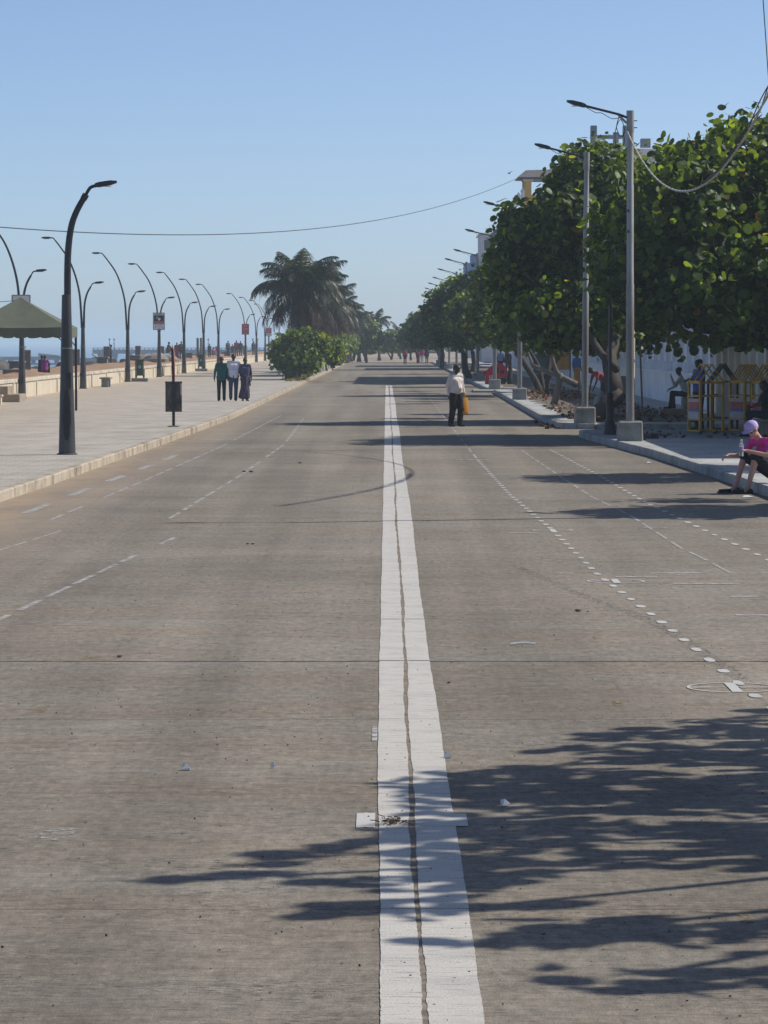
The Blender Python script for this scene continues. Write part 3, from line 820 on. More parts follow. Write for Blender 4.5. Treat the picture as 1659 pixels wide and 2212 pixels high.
for q, (x0, y0, x1, y1) in enumerate(((-a, -a, a, -a), (a, -a, a, a), (a, a, -a, a), (-a, a, -a, -a))):
    mb = MB(); n = 48; V = []
    for i in range(n + 1):
        t = i / n; ph = (t * 8) % 1.0
        dip = 0.24 + 0.075 * math.sqrt(max(0, 1 - (2 * ph - 1) ** 2))
        bx, by = x0 + (x1 - x0) * t, y0 + (y1 - y0) * t
        top = ze - 0.03 * math.sin(PI * t)
        V += [(bx * 1.004, by * 1.004, top), (bx * 1.006, by * 1.006, top - dip)]
    mb.add(V, [(2 * i, 2 * i + 1, 2 * i + 3, 2 * i + 2) for i in range(n)])
    mb.build('valance', M['canopy'], T)
for x in (-1, 1):
    for y in (-1, 1):
        lg = MB().bar((x * 1.56, y * 1.56, 0), (x * 1.56, y * 1.56, ze - 0.02), 0.07).build('leg', M['black'], T)
        MB().tube(smooth_path([(x * 1.56, y * 1.56, 2.0), (x * 1.40, y * 1.56, 2.2), (x * 1.15, y * 1.56, 2.42)], 3), 0.018, 6).build('brace', M['black'], lg)
for s in (-1, 1):
    MB().bar((-1.56, s * 1.56, ze - 0.16), (1.56, s * 1.56, ze - 0.16), 0.05).build('frame_rail', M['black'], T)
    MB().bar((s * 1.56, -1.53, ze - 0.16), (s * 1.56, 1.53, ze - 0.16), 0.05).build('frame_rail', M['black'], T)

# sign seen from behind, on a post by the kerb
x, y = ground(375, 922, 0.15)
S = empty('sign_post', (x, y, 0.15), 0, 'rusty rectangular sign seen from behind on a black post by the kerb', 'sign')
MB().tube([(0, 0, 0), (0, 0, 0.9), (-0.005, 0, 1.35), (-0.02, 0, 1.7), (-0.03, 0, 1.98)], [0.038, 0.038, 0.036, 0.034, 0.03], 8).build('post', M['black'], S, smooth=SM)
MB().box((0, 0.055, 0.76), (0.42, 0.025, 0.76), bev=0.006).build('sign_plate', M['rust'], S)
fr = MB(); fr.box((0, 0.048, 1.135), (0.44, 0.035, 0.035)); fr.build('top_rail', M['lampgrey'], S)
MB().box((0.19, 0.036, 0.95), (0.02, 0.012, 0.3)).build('paint_flake', M['paper'], S)
MB().tube([(0.028, 0, 1.2), (0.024, 0, 1.6), (0.0, 0, 1.95), (-0.03, 0, 2.08)], [0.012, 0.02, 0.024, 0.006], 6).build('cloth_strip', plain('faded_pink_cloth', (0.55, 0.24, 0.20), 0.8), S)
MB().ball((0, 0, 0.0), (0.16, 0.12, 0.035), 9, 5, 0.1).build('footing', M['dirt'], S)

# benches facing the sea, end on to the viewer
def make_bench():
    o = empty('stone_bench')
    MB().box((0, 0, 0.43), (0.50, 1.6, 0.08), bev=0.012).build('seat', M['slate'], o)
    for s in (-1, 1): MB().box((0.0, s * 0.6, 0.195), (0.34, 0.12, 0.39), bev=0.01).build('leg', M['slate'], o)
    return o
bp = make_bench()
for i, (px, py, lab) in enumerate([(229, 836, 'grey slab bench by the low wall, right of the second double lamp'), (345, 812, 'grey slab bench in front of the lamp with the black and red board')]):
    o = bp if i == 0 else copy_tree(bp)
    x, y = ground(px, py, 0.15)
    o.location = (x, y, 0.15)
    tag(o, lab, 'bench', 'slab benches on the promenade')
# stone steps over the wall at the left
st = empty('stone_steps', (-14.15, 125.5, 0.15), 0, 'two brown stone steps leading up onto the low wall at the left edge', 'steps')
MB().box((0.50, 0, 0.14), (1.02, 2.2, 0.28), bev=0.012).build('step', M['stonestep'], st)
MB().box((0.22, -0.05, 0.42), (0.72, 2.0, 0.28), bev=0.012).build('step', M['stonestep'], st)
x, y = ground(0, 893 / 1.157 * 1.157 / 1.157 + 100, 0.15)
cb = empty('yellow_planter', (*ground(-4, 874, 0.15), 0.15), 0, 'small pale yellow concrete block at the left edge before the steps', 'block')
MB().box((0, 0, 0.14), (0.24, 0.3, 0.28), bev=0.012).build('base', M['wallcr'], cb); MB().box((0, 0, 0.31), (0.32, 0.36, 0.06), bev=0.012).build('cap', M['wallcr'], cb)

def make_bin():
    o = empty('dustbin')
    MB().box((0, 0, 0.56), (0.40, 0.44, 0.80), taper=1.0, bev=0.03).build('body', M['green'], o)
    MB().box((0, 0, 1.0), (0.48, 0.52, 0.07), bev=0.02).build('lid', M['green'], o)
    MB().tube([(-0.2, 0.26, 0.98), (0.2, 0.26, 0.98)], 0.02, 6).build('handle', M['green'], o)
    for s in (-1, 1):
        MB().tube([(s * 0.17, 0.17, 0.1), (s * 0.22, 0.17, 0.1)], 0.1, 10).build('wheel', M['black'], o)
    e = MB()
    for k in range(3):
        a0 = PI / 2 + k * 2 * PI / 3
        e.bar((0.075 * math.cos(a0 + 0.25), -0.223, 0.62 + 0.075 * math.sin(a0 + 0.25)), (0.075 * math.cos(a0 + 1.8), -0.223, 0.62 + 0.075 * math.sin(a0 + 1.8)), 0.004, 0.028)
    e.build('recycling_mark', M['white'], o)
    f = MB(); f.bar((-0.24, -0.05, 0.02), (-0.24, -0.05, 0.95), 0.04); f.bar((-0.24, -0.05, 0.16), (0.24, -0.05, 0.16), 0.04); f.bar((0.24, -0.05, 0.02), (0.24, -0.05, 0.5), 0.04)
    f.build('stand', M['black'], o)
    MB().box((0, 0, -0.085), (0.9, 0.7, 0.19), bev=0.02).build('plinth', M['slate'], o)
    return o
b1 = make_bin(); b1.location = (-13.45, 189.5, 0.33)
tag(b1, 'green wheeled bin with white recycling mark beside the third double lamp', 'bin', 'green bins')
b2 = copy_tree(b1); b2.location = (-13.75, 258, 0.33)
tag(b2, 'green wheeled bin standing beside the sixth double lamp', 'bin', 'green bins')
MB()

# granite pillars and block seats on the sand
ORDW = ['first', 'second', 'third', 'fourth', 'fifth', 'sixth', 'seventh', 'eighth']
PM = MB().box((0, 0, 0.56), (0.42, 0.36, 1.25), bev=0.02).mesh('granite_pillar', M['granite'])
for i, (px, d) in enumerate([(59, 186), (158, 210), (166, 216), (231, 236), (299, 266), (350, 294), (470, 380), (530, 400)]):
    X = (px - VX) * d / F
    o = link('granite_pillar', PM, None, (X, d, 0.75), (0, 0, random.uniform(-0.15, 0.15)))
    o.scale = (1, 1, random.uniform(0.92, 1.08))
    tag(o, f'{ORDW[i]} upright granite pillar from the left on the sand', 'pillar', 'granite pillars on the sand')
def make_block():
    o = empty('granite_seat')
    MB().box((0, 0, 0.2), (0.68, 1.0, 0.5), bev=0.02).build('base', M['granite'], o)
    MB().box((0, 0, 0.49), (0.84, 1.2, 0.10), bev=0.02).build('slab', M['granite'], o)
    return o
gb = make_block()
for i, (px, d) in enumerate([(37, 182), (222, 232), (292, 262), (337, 288), (408, 318), (437, 345), (492, 372)]):
    o = gb if i == 0 else copy_tree(gb)
    o.location = ((px - VX) * d / F, d, 0.78)
    tag(o, f'{ORDW[i]} dark granite block seat from the left on the sand', 'seat', 'granite block seats on the sand')
o = MB().box((0, 0, 0.13), (0.9, 0.9, 0.32), bev=0.03).build('stone_block', M['granite'], None, loc=((29 - VX) * 164 / F, 164, 0.74))
tag(o, 'low dark stone block on the sand at the far left edge', 'stone block')
o = empty('boat', ((2 - VX) * 196 / F, 196, 0.72), 0, 'rounded dark boat hull resting on the sand at the left edge', 'boat')
hv = []
for i in range(9):
    t = i / 8 * 2 - 1; w = 0.55 * (1 - t * t) ** 0.5 + 0.02
    for k in range(7):
        a = PI * k / 6
        hv.append((w * math.cos(a), t * 1.9, 0.62 * (1 - 0.35 * t * t) * math.sin(a)))
MB().add(hv, [(i * 7 + k, i * 7 + k + 1, (i + 1) * 7 + k + 1, (i + 1) * 7 + k) for i in range(8) for k in range(6)]).build('hull', M['rock'], o, smooth=True)
MB().tube([(0, -1.85, 0.43), (0, -0.9, 0.62), (0, 0.9, 0.62), (0, 1.85, 0.43)], 0.03, 6).build('keel', M['slate'], o)

# ---- the old pier out at sea
DP = 900.0; SP = F / DP
def pier_x(px): return (px - VX) / SP
def pier_z(py): return CAMZ - (py - VY) / SP
P = empty('pier', (0, DP, 0), 0, 'long concrete pier on columns running out to sea', 'pier')
x0, x1 = pier_x(202), pier_x(640)
MB().box(((x0 + x1) / 2, 0, (pier_z(755) + pier_z(764)) / 2), (x1 - x0, 5.0, pier_z(755) - pier_z(764)), bev=0.08).build('deck', M['darkpier'], P)
rl = MB()
for k in range(int((x1 - x0) / 1.1)): rl.box((x0 + 0.3 + k * 1.1, -2.4, pier_z(755) + 0.18), (0.25, 0.25, 0.36))
rl.bar((x0, -2.4, pier_z(755) + 0.4), (x1, -2.4, pier_z(755) + 0.4), 0.14).build('railing', M['darkpier'], P)
x = x0 + 1.9
while x < x1:
    for yy in (-2.0, 2.0):
        MB().lathe([(0.45, -4.5), (0.45, -1.9), (0.55, -1.3), (0.7, pier_z(764) + 0.02)], (x, yy, 0), 8).build('column', M['darkpier'], P)
    MB().box((x, 0, pier_z(764) - 0.22), (0.9, 4.9, 0.4)).build('cross_beam', M['darkpier'], P)
    x += 3.72
R_ = empty('ruined_pier', (0, DP + 6, 0), 0, 'ruined low pier section with sagging deck at the far left', 'pier')
def seg(pxa, pya, pxb, pyb, th, name):
    a, b = Vector((pier_x(pxa), 0, pier_z(pya))), Vector((pier_x(pxb), 0, pier_z(pyb)))
    mb = MB(); V = []
    for p in (a, b):
        for dy, dz in ((-2.2, 0), (2.2, 0), (2.2, -th), (-2.2, -th)): V.append((p.x, dy, p.z + dz))
    mb.add(V, [(0, 1, 2, 3), (7, 6, 5, 4), (0, 4, 5, 1), (1, 5, 6, 2), (2, 6, 7, 3), (3, 7, 4, 0)]).build(name, M['darkpier'], R_)
seg(-30, 771, 128, 770, 0.9, 'deck'); seg(128, 770, 240, 777, 0.9, 'sagging_deck'); seg(-30, 784, 240, 785, 0.7, 'lower_beam'); seg(80, 763, 126, 768, 0.8, 'broken_slab')
seg(196, 764, 214, 775, 0.4, 'broken_rail')
for px in (-15, 18, 68, 118, 152, 200, 230):
    MB().lathe([(0.55, -4.5), (0.55, -1.6), (0.7, pier_z(780))], (pier_x(px), 0, 0), 8).build('column', M['darkpier'], R_)
def make_pier_lamp():
    o = empty('pier_lamp')
    for s in (-0.6, 0.6):
        MB().tube([(s, 0, 0), (s, 0, 2.4)], [0.14, 0.09], 6).build('post', M['darkpier'], o)
        MB().lathe([(0.1, 0), (0.25, 0.12), (0.25, 0.4), (0.06, 0.55)], (s, 0, 2.35), 8).build('lantern', M['darkpier'], o)
        MB().lathe([(0.1, 0), (0.2, 0.1), (0.2, 0.25), (0.08, 0.35)], (s, 0, 1.3), 8).build('lantern', M['darkpier'], o)
    return o
pl = make_pier_lamp()
for i, (px, py, lab) in enumerate([(45, 771, 'pair of lantern posts on the ruined pier at the far left'), (243, 755, 'pair of lantern posts near the seaward end of the long pier'), (446, 755, 'pair of lantern posts midway along the pier above the green bin'), (552, 755, 'pair of lantern posts on the pier close to the palms')]):
    o = pl if i == 0 else copy_tree(pl)
    o.location = (pier_x(px), DP + (6 if i == 0 else -1.2), pier_z(py))
    tag(o, lab, 'lantern posts', 'lantern posts on the pier')
o = empty('viewing_post', ((431 - VX) * 330 / F, 330, 0.8), 0, 'pair of dark upright poles standing on the sand behind the sixth lamp', 'poles')
for s in (-0.16, 0.16): MB().tube([(s, 0, -0.2), (s, 0, 1.9)], 0.11, 8).build('pole', M['granite'], o)

# ================================================================== TREES
def mesh_np(name, V, loops, counts, mat):
    me = bpy.data.meshes.new(name)
    me.vertices.add(len(V)); me.vertices.foreach_set('co', V.astype(np.float32).ravel())
    me.loops.add(len(loops)); me.loops.foreach_set('vertex_index', loops.astype(np.int32))
    starts = np.concatenate([[0], np.cumsum(counts)[:-1]])
    me.polygons.add(len(counts)); me.polygons.foreach_set('loop_start', starts.astype(np.int32))
    me.materials.append(mat)
    me.update(calc_edges=True); me.validate()
    return me

# rounded sea-grape leaf, folded a little along the midrib
_a = np.array([90, 50, 5, -40, -90, -140, 175, 130]) * PI / 180
LEAF = np.stack([np.cos(_a) * 1.04, np.sin(_a), np.abs(np.cos(_a)) * 0.22], 1)
LEAF[4, 1] = -0.9
LEAF_L = [0, 4, 3, 2, 1, 0, 7, 6, 5, 4]
def leaf_frames(nrm, spin):
    n = nrm / np.linalg.norm(nrm, axis=1, keepdims=True)
    ref = np.where(np.abs(n[:, 2:3]) < 0.9, np.array([[0, 0, 1.0]]), np.array([[1.0, 0, 0]]))
    u = np.cross(ref, n); u /= np.linalg.norm(u, axis=1, keepdims=True)
    v = np.cross(n, u)
    c, s = np.cos(spin)[:, None], np.sin(spin)[:, None]
    return u * c + v * s, v * c - u * s, n
def leaves_mesh(name, pos, nrm, size, mat):
    K = len(pos)
    u, v, n = leaf_frames(nrm, rng.uniform(0, 2 * PI, K))
    fold = rng.uniform(0.2, 1.6, K)[:, None, None]
    V = pos[:, None, :] + size[:, None, None] * (LEAF[None, :, 0:1] * u[:, None, :] + LEAF[None, :, 1:2] * v[:, None, :] + fold * LEAF[None, :, 2:3] * n[:, None, :])
    base = (np.arange(K) * 8)[:, None] + np.array(LEAF_L)[None, :]
    return mesh_np(name, V.reshape(-1, 3), base.ravel(), np.full(2 * K, 5), mat)

def crown_points(lobes, n_sprig, per, spread, stretch=1.35, inner=0.12):
    """sprigs over the lobe skins, leaves round each sprig"""
    L = np.array([l[:3] for l in lobes]); Rr = np.array([l[3] for l in lobes])
    S = np.stack([Rr, Rr * stretch, Rr * 0.92], 1)
    w = Rr ** 2; w = w / w.sum()
    idx = rng.choice(len(L), n_sprig * 2, p=w)
    d = rng.normal(size=(len(idx), 3)); d /= np.linalg.norm(d, axis=1, keepdims=True)
    rad0 = np.where(rng.random(len(idx)) < inner, rng.uniform(0.3, 0.8, len(idx)), rng.uniform(0.82, 1.10, len(idx)))
    rad = np.where(rng.random(len(idx)) < 0.07, rng.uniform(1.1, 1.28, len(idx)), rad0)
    lump = 1 + 0.16 * np.sin(d[:, 0] * 5 + idx) * np.cos(d[:, 2] * 6 + 2 * idx)
    p = L[idx] + d * S[idx] * (rad * lump)[:, None]
    q = ((p[:, None, :] - L[None]) / S[None])
    inside = (np.sqrt((q ** 2).sum(2)) < 0.72)
    inside[np.arange(len(idx)), idx] = False
    keep = ~inside.any(1) | (rng.random(len(idx)) < 0.12)
    p, d = p[keep][:n_sprig], d[keep][:n_sprig]
    K = len(p) * per
    P = np.repeat(p, per, 0) + np.clip(rng.normal(size=(K, 3)), -1.5, 1.5) * spread
    D = np.repeat(d, per, 0)
    nr = D * 0.7 + rng.normal(size=(K, 3)) * 0.72 + np.array([[0.0, 0, 0.45]])
    return P, nr
def limb(mb, a, b, r0, r1, bend=0.25, rnd=random):
    a, b = Vector(a), Vector(b); m = []
    n = 6
    off = Vector((rnd.uniform(-1, 1), rnd.uniform(-1, 1), rnd.uniform(-0.3, 0.6))) * bend * (b - a).length * 0.5
    for i in range(n + 1):
        t = i / n
        m.append(a.lerp(b, t) + off * math.sin(PI * t) + Vector((rnd.uniform(-1, 1), rnd.uniform(-1, 1), 0)) * r0 * 0.15)
    mb.tube(m, [r0 + (r1 - r0) * i / n for i in range(n + 1)], 8)

def sea_grape(name, base, lobes, label, n_sprig=1400, per=7, size=0.115, spread=0.20, trunk=None, cat='tree', group='sea grape trees along the road', parts=0, stretch=1.35, limbs=True, inner=0.12):
    bx, by, bz = base
    t = empty(name, base, 0, label, cat, group)
    rel = [(x - bx, y - by, z - bz, r) for x, y, z, r in lobes]
    rnd = random.Random(int(by))
    tops = trunk or [((0, 0, 0), (rnd.uniform(-0.3, 0.3), 0, 1.5), 0.2, 0.13)]
    tm = MB()
    for a, b, r0, r1 in tops: limb(tm, a, b, r0, r1, 0.18, rnd)
    tm.build('trunk', M['bark'], t, smooth=True)
    if limbs:
        lm = MB()
        for x, y, z, r in rel:
            src = min((b for _, b, _, _ in tops), key=lambda b: (Vector(b) - Vector((x, y, z))).length)
            limb(lm, src, (x, y, z), 0.07, 0.03, 0.12, rnd)
            for k in range(2):
                e = Vector((x, y, z)) + Vector((rnd.uniform(-1, 1), rnd.uniform(-1, 1), rnd.uniform(-0.6, 1))) * r * 0.8
                limb(lm, (x, y, z), e, 0.03, 0.012, 0.3, rnd)
        lm.build('limb', M['bark'], t, smooth=True)
    P, nr = crown_points(rel, n_sprig, per, spread, stretch, inner)
    K = len(P)
    sz = size * rng.uniform(0.55, 1.3, K)
    if parts:
        # the leaves that show largest towards the road and the viewer are parts of their own
        score = P[:, 1] * 0.6 + P[:, 0] * 0.5 + rng.uniform(0, 2.5, K)
        order = np.argsort(score); front, rest = order[:parts], order[parts:]
        c = tag(link('crown', leaves_mesh('crown', P[rest], nr[rest], sz[rest], M['leaf']), t), kind='stuff')
        bases = [leaves_mesh('leaf', np.zeros((1, 3)), np.array([[0, 0, 1.0]]), np.array([1.0]), M['leafs'][k]) for k in range(len(M['leafs']))]
        u, v, n = leaf_frames(nr[front], rng.uniform(0, 2 * PI, parts))
        for i, k in enumerate(front):
            o = link('leaf', bases[rnd.choices(range(5), (45, 28, 22, 4, 1))[0]], t)
            mt = Matrix((u[i], v[i], n[i])).transposed().to_4x4() @ Matrix.Scale(float(sz[k]), 4)
            mt.translation = Vector(P[k])
            o.matrix_local = mt
    else:
        link('crown', leaves_mesh('crown', P, nr, sz, M['leaf']), t)
    return t

M['leafs'] = []
for k, (dk, lt) in enumerate([((0.024, 0.052, 0.013), (0.04, 0.075, 0.016)), ((0.045, 0.08, 0.016), (0.08, 0.12, 0.02)), ((0.016, 0.038, 0.018), (0.026, 0.052, 0.02)), ((0.10, 0.12, 0.02), (0.15, 0.16, 0.02)), ((0.20, 0.12, 0.02), (0.32, 0.13, 0.02))]):
    M['leafs'].append(leaf_mat('single_leaf_%d' % k, dk, lt, (2.6, 2.4, 0.9)))

# nearest tree whose crown fills the right edge
sea_grape('sea_grape_tree', (10.0, 82.5, 0.15), [(6.3, 81, 3.78, 1.25), (6.15, 83, 4.8, 1.15), (7.1, 81, 5.6, 1.35), (7.6, 80, 3.68, 1.4), (8.7, 82, 6.25, 1.3), (9.3, 81, 4.4, 1.7), (10.7, 83, 5.5, 2.0), (9.0, 84, 3.68, 1.4), (10.5, 80.5, 3.78, 1.5), (7.0, 85, 4.5, 1.4), (8.2, 86, 5.4, 1.5), (10.6, 86, 6.5, 1.3), (12, 83, 4.6, 2.0)],
          'largest sea grape tree filling the right edge above the yellow barricades', 5200, 7, 0.098, 0.19, trunk=[((0, 0, 0), (-0.4, 0, 1.6), 0.28, 0.18), ((-0.1, 0, 0.6), (0.7, 0.3, 2.2), 0.16, 0.1)], parts=300)
# second tree, behind the second light pole
sea_grape('sea_grape_tree', (5.55, 94.5, 0.15), [(5.98, 99.8, 6.8, 1.15), (5.15, 98.8, 5.75, 0.95), (4.10, 99.8, 5.4, 0.85), (5.40, 100.8, 4.3, 1.5), (4.15, 100.8, 3.8, 1.0), (7.04, 99.8, 5.6, 1.4), (6.95, 100.8, 3.6, 1.4), (4.73, 97.8, 3.0, 0.9), (5.98, 97.8, 3.1, 1.1), (8.30, 101.8, 4.6, 1.5), (3.62, 99.8, 4.7, 0.55), (6.4, 106, 5.3, 0.6), (6.9, 112, 4.9, 0.65)],
          'second sea grape tree from the right, dark trunk curving up behind the second light pole', 3900, 7, 0.098, 0.19, trunk=[((0, 0, 0), (0.75, 0.3, 0.75), 0.26, 0.24), ((0.72, 0.3, 0.7), (1.0, 2.6, 2.7), 0.25, 0.17), ((0.75, 0.4, 1.4), (0.05, 2.4, 2.8), 0.12, 0.08)])
# third, with pale leaning stems
sea_grape('sea_grape_tree', (6.35, 143, 0.15), [(5.3, 150, 5.3, 1.15), (4.7, 149, 4.7, 0.95), (5.6, 151, 4.0, 1.4), (4.6, 148, 3.4, 0.9), (6.6, 150, 4.8, 1.4), (6.0, 147, 3.0, 1.0), (7.4, 150, 3.6, 1.3), (4.9, 142, 2.9, 0.8), (5.9, 141, 3.3, 0.9), (6.1, 131, 4.9, 0.5), (6.2, 136, 4.6, 0.45), (6.5, 157, 5.0, 0.6), (6.0, 164, 4.7, 0.5)],
          'third sea grape tree from the right with slanting grey stems beside the grey plinth', 2500, 7, 0.10, 0.19, trunk=[((0, 0, 0), (-1.0, 0.3, 1.7), 0.16, 0.10), ((0.1, 0.2, 0), (-0.5, 0.8, 1.9), 0.10, 0.07), ((0.3, 0.5, 0), (0.5, 1.2, 2.0), 0.12, 0.08), ((0.2, -0.2, 0), (0.9, 0, 1.7), 0.09, 0.06)])
sea_grape('sea_grape_tree', (4.9, 206, 0.15), [(4.4, 205, 4.9, 1.25), (3.4, 204, 4.5, 0.95), (3.4, 204, 3.5, 1.0), (4.5, 205, 3.2, 1.1), (5.5, 206, 4.2, 1.4), (3.15, 202, 2.9, 0.65), (4.2, 195, 2.8, 0.7), (4.3, 190, 3.9, 0.9), (5.2, 192, 3.3, 1.1), (2.65, 204, 3.9, 0.45)],
          'fourth sea grape tree from the right with bright green top leaning over the road', 2300, 7, 0.11, 0.19, trunk=[((0, 0, 0), (-0.3, 0, 1.5), 0.22, 0.16), ((-0.2, 0, 1.2), (-1.0, -0.5, 2.4), 0.14, 0.09)])
sea_grape('sea_grape_tree', (4.6, 291, 0.15), [(3.1, 290, 3.7, 0.95), (2.7, 291, 2.8, 0.8), (3.9, 290, 3.0, 1.1), (4.1, 292, 4.3, 0.95), (2.3, 290, 3.5, 0.5)],
          'small hazy sea grape tree farthest along the right side of the road', 800, 7, 0.14, 0.20)
sea_grape('sea_grape_tree', (6.2, 250, 0.15), [(5.6, 250, 4.1, 1.3), (4.7, 249, 3.3, 1.0), (6.6, 251, 3.4, 1.3)],
          'sea grape tree behind the fourth light pole on the right footpath', 700, 7, 0.14, 0.20)
sea_grape('sea_grape_tree', (6.0, 178, 0.15), [(5.9, 178, 3.8, 1.2), (6.7, 179, 3.1, 1.0)],
          'sea grape tree overhanging the red cart', 600, 7, 0.125, 0.20, trunk=[((0.3, 0, 0), (0.0, 0, 1.9), 0.13, 0.08)])
# two trees standing outside the picture on the right, whose shade falls on the road
sea_grape('sea_grape_tree', (6.9, 17.6, 0.15), [(6.1, 19.6, 4.5, 0.95), (6.0, 17.7, 4.6, 0.9), (6.5, 21.3, 4.2, 0.8), (7.3, 18.6, 4.6, 1.2), (5.3, 17.3, 5.0, 0.35), (4.75, 16.5, 5.2, 0.17), (5.2, 16.4, 5.0, 0.28), (5.4, 19.2, 4.6, 0.3), (7.5, 21.6, 3.9, 0.8), (7.4, 16.8, 3.8, 0.8), (4.95, 14.75, 4.2, 0.28), (5.7, 14.8, 4.1, 0.38), (6.5, 14.7, 4.1, 0.4), (5.05, 13.8, 4.0, 0.2), (5.6, 13.6, 3.9, 0.3), (6.3, 13.7, 3.9, 0.28), (8.3, 19, 4.2, 1.2), (6.9, 22.7, 4.1, 0.4), (8.0, 15.0, 3.8, 0.6), (5.2, 15.5, 4.8, 0.16), (7.3, 15.6, 4.2, 0.5)],
          'sea grape tree outside the picture that shades the near right of the road', 470, 7, 0.11, 0.14, stretch=1.1, inner=0.06)
sea_grape('sea_grape_tree', (10.8, 60.5, 0.15), [(9.0, 60.3, 4.6, 1.3), (9.8, 61, 5.0, 1.2), (8.2, 58.6, 4.2, 0.8), (10.8, 60, 4.4, 1.2), (7.6, 60.4, 4.2, 0.5)],
          'sea grape tree outside the picture beyond the seated woman', 520, 7, 0.12, 0.18, stretch=1.1)
sea_grape('sea_grape_tree', (10.6, 49, 0.15), [(8.9, 48.4, 4.5, 1.1), (9.8, 49.3, 5.0, 1.1), (8.2, 47.4, 4.2, 0.7), (10.6, 48.5, 4.4, 1.1), (7.5, 48.6, 4.0, 0.45), (9.2, 51.8, 4.6, 0.5)],
          'sea grape tree outside the picture on the near side of the seated woman', 520, 7, 0.12, 0.18, stretch=1.1)

# ---- shrubs on the seaward side, with round bollards along the verge
sea_grape('sea_grape_shrub', (-5.6, 198, 0.17), [(-4.9, 198, 2.1, 0.85), (-4.0, 199, 2.0, 0.75), (-5.9, 199, 1.5, 0.6), (-5.3, 197, 1.25, 0.65), (-4.5, 197.5, 1.3, 0.6), (-3.35, 201, 1.9, 0.5), (-4.9, 203, 1.9, 0.8), (-5.4, 199, 2.2, 0.5), (-3.1, 204, 1.5, 0.4), (-6.3, 200, 1.9, 0.35)],
          'nearest leafy sea grape shrub at the start of the seaward verge', 1150, 7, 0.11, 0.19, cat='shrub', group='shrubs along the seaward verge')
for i, (x, y, h, lab) in enumerate([(-5.3, 222, 2.6, 'second shrub from the front of the seaward verge under the first palm'), (-5.2, 246, 2.5, 'third shrub from the front of the seaward verge'), (-4.9, 272, 2.8, 'fourth shrub from the front of the seaward verge'), (-4.7, 300, 2.9, 'fifth shrub from the front of the seaward verge'), (-4.4, 332, 3.2, 'sixth shrub from the front of the seaward verge'), (-4.1, 362, 3.5, 'seventh shrub from the front of the seaward verge'), (-3.8, 398, 3.8, 'eighth and farthest shrub past the seaward verge')]):
    sea_grape('sea_grape_shrub', (x, y, 0.17), [(x - 0.1, y, h * 0.78, 0.85), (x + 0.4, y + 3, h * 0.68, 0.72), (x - 1.0, y + 3, h * 0.7, 0.85), (x - 0.4, y - 4, h * 0.64, 0.75), (x + 0.1, y + 8, h * 0.72, 0.85), (x + 0.0, y - 3, h * 0.8, 0.65), (x - 0.7, y, h * 0.45, 0.6)], lab, 650, 7, 0.14, 0.2, cat='shrub', group='shrubs along the seaward verge', stretch=2.4)
BM = MB().lathe([(0.22, 0), (0.22, 0.05), (0.15, 0.7), (0.10, 0.78), (0.03, 0.8)], seg=10).mesh('bollard', M['pale_conc'], SM)
for i, (px, py) in enumerate([(645, 817), (677, 811), (690, 808.5), (705, 804), (716, 801), (724, 799.5), (733, 798), (744, 796), (752, 794.5), (761, 793), (768, 792), (782, 789)]):
    x, y = ground(px, py, 0.175)
    o = link('bollard', BM, None, (min(x, -4.75), y, 0.17), (random.uniform(-0.08, 0.08), random.uniform(-0.08, 0.08), 0))
    tag(o, f'{(ORD)[i]} grey concrete bollard from the near end of the seaward verge', 'bollard', 'bollards along the verge')

# ---- palms
def frond(mbL, mbR, origin, az, el, length, droop, rnd, dry=False):
    o = Vector(origin); h = Vector((math.cos(az), math.sin(az), 0))
    n = 14; pts = []; p = o.copy(); ang = el
    for i in range(n + 1):
        pts.append(p.copy())
        p = p + (h * math.cos(ang) + Vector((0, 0, 1)) * math.sin(ang)) * (length / n)
        ang -= droop / n * (0.5 + 1.2 * i / n)
    mbR.tube(pts, [0.035 * (1 - 0.85 * i / n) for i in range(n + 1)], 5)
    side = Vector((-h.y, h.x, 0))
    m = 56
    for i in range(3, m):
        t = i / m * n; k = min(int(t), n - 1); q = pts[k].lerp(pts[k + 1], t - k)
        d = (pts[k + 1] - pts[k]).normalized()
        ll = length * 0.32 * math.sin(PI * (0.12 + 0.83 * i / m)) * rnd.uniform(0.75, 1.15)
        for s in (-1, 1):
            if dry and rnd.random() < 0.25: continue
            w = (side * s * rnd.uniform(0.55, 0.95) + d * rnd.uniform(0.5, 0.8) + Vector((0, 0, -0.35 - (0.7 if dry else 0.15) * rnd.random()))).normalized()
            e1 = q + w * ll * 0.55; e2 = q + w * ll + Vector((0, 0, -ll * rnd.uniform(0.15, 0.5)))
            wd = d * 0.028
            mbL.add([q - wd, q + wd, e1 + wd * 1.1, e1 - wd * 1.1, e2], [(0, 1, 2, 3), (3, 2, 4)])
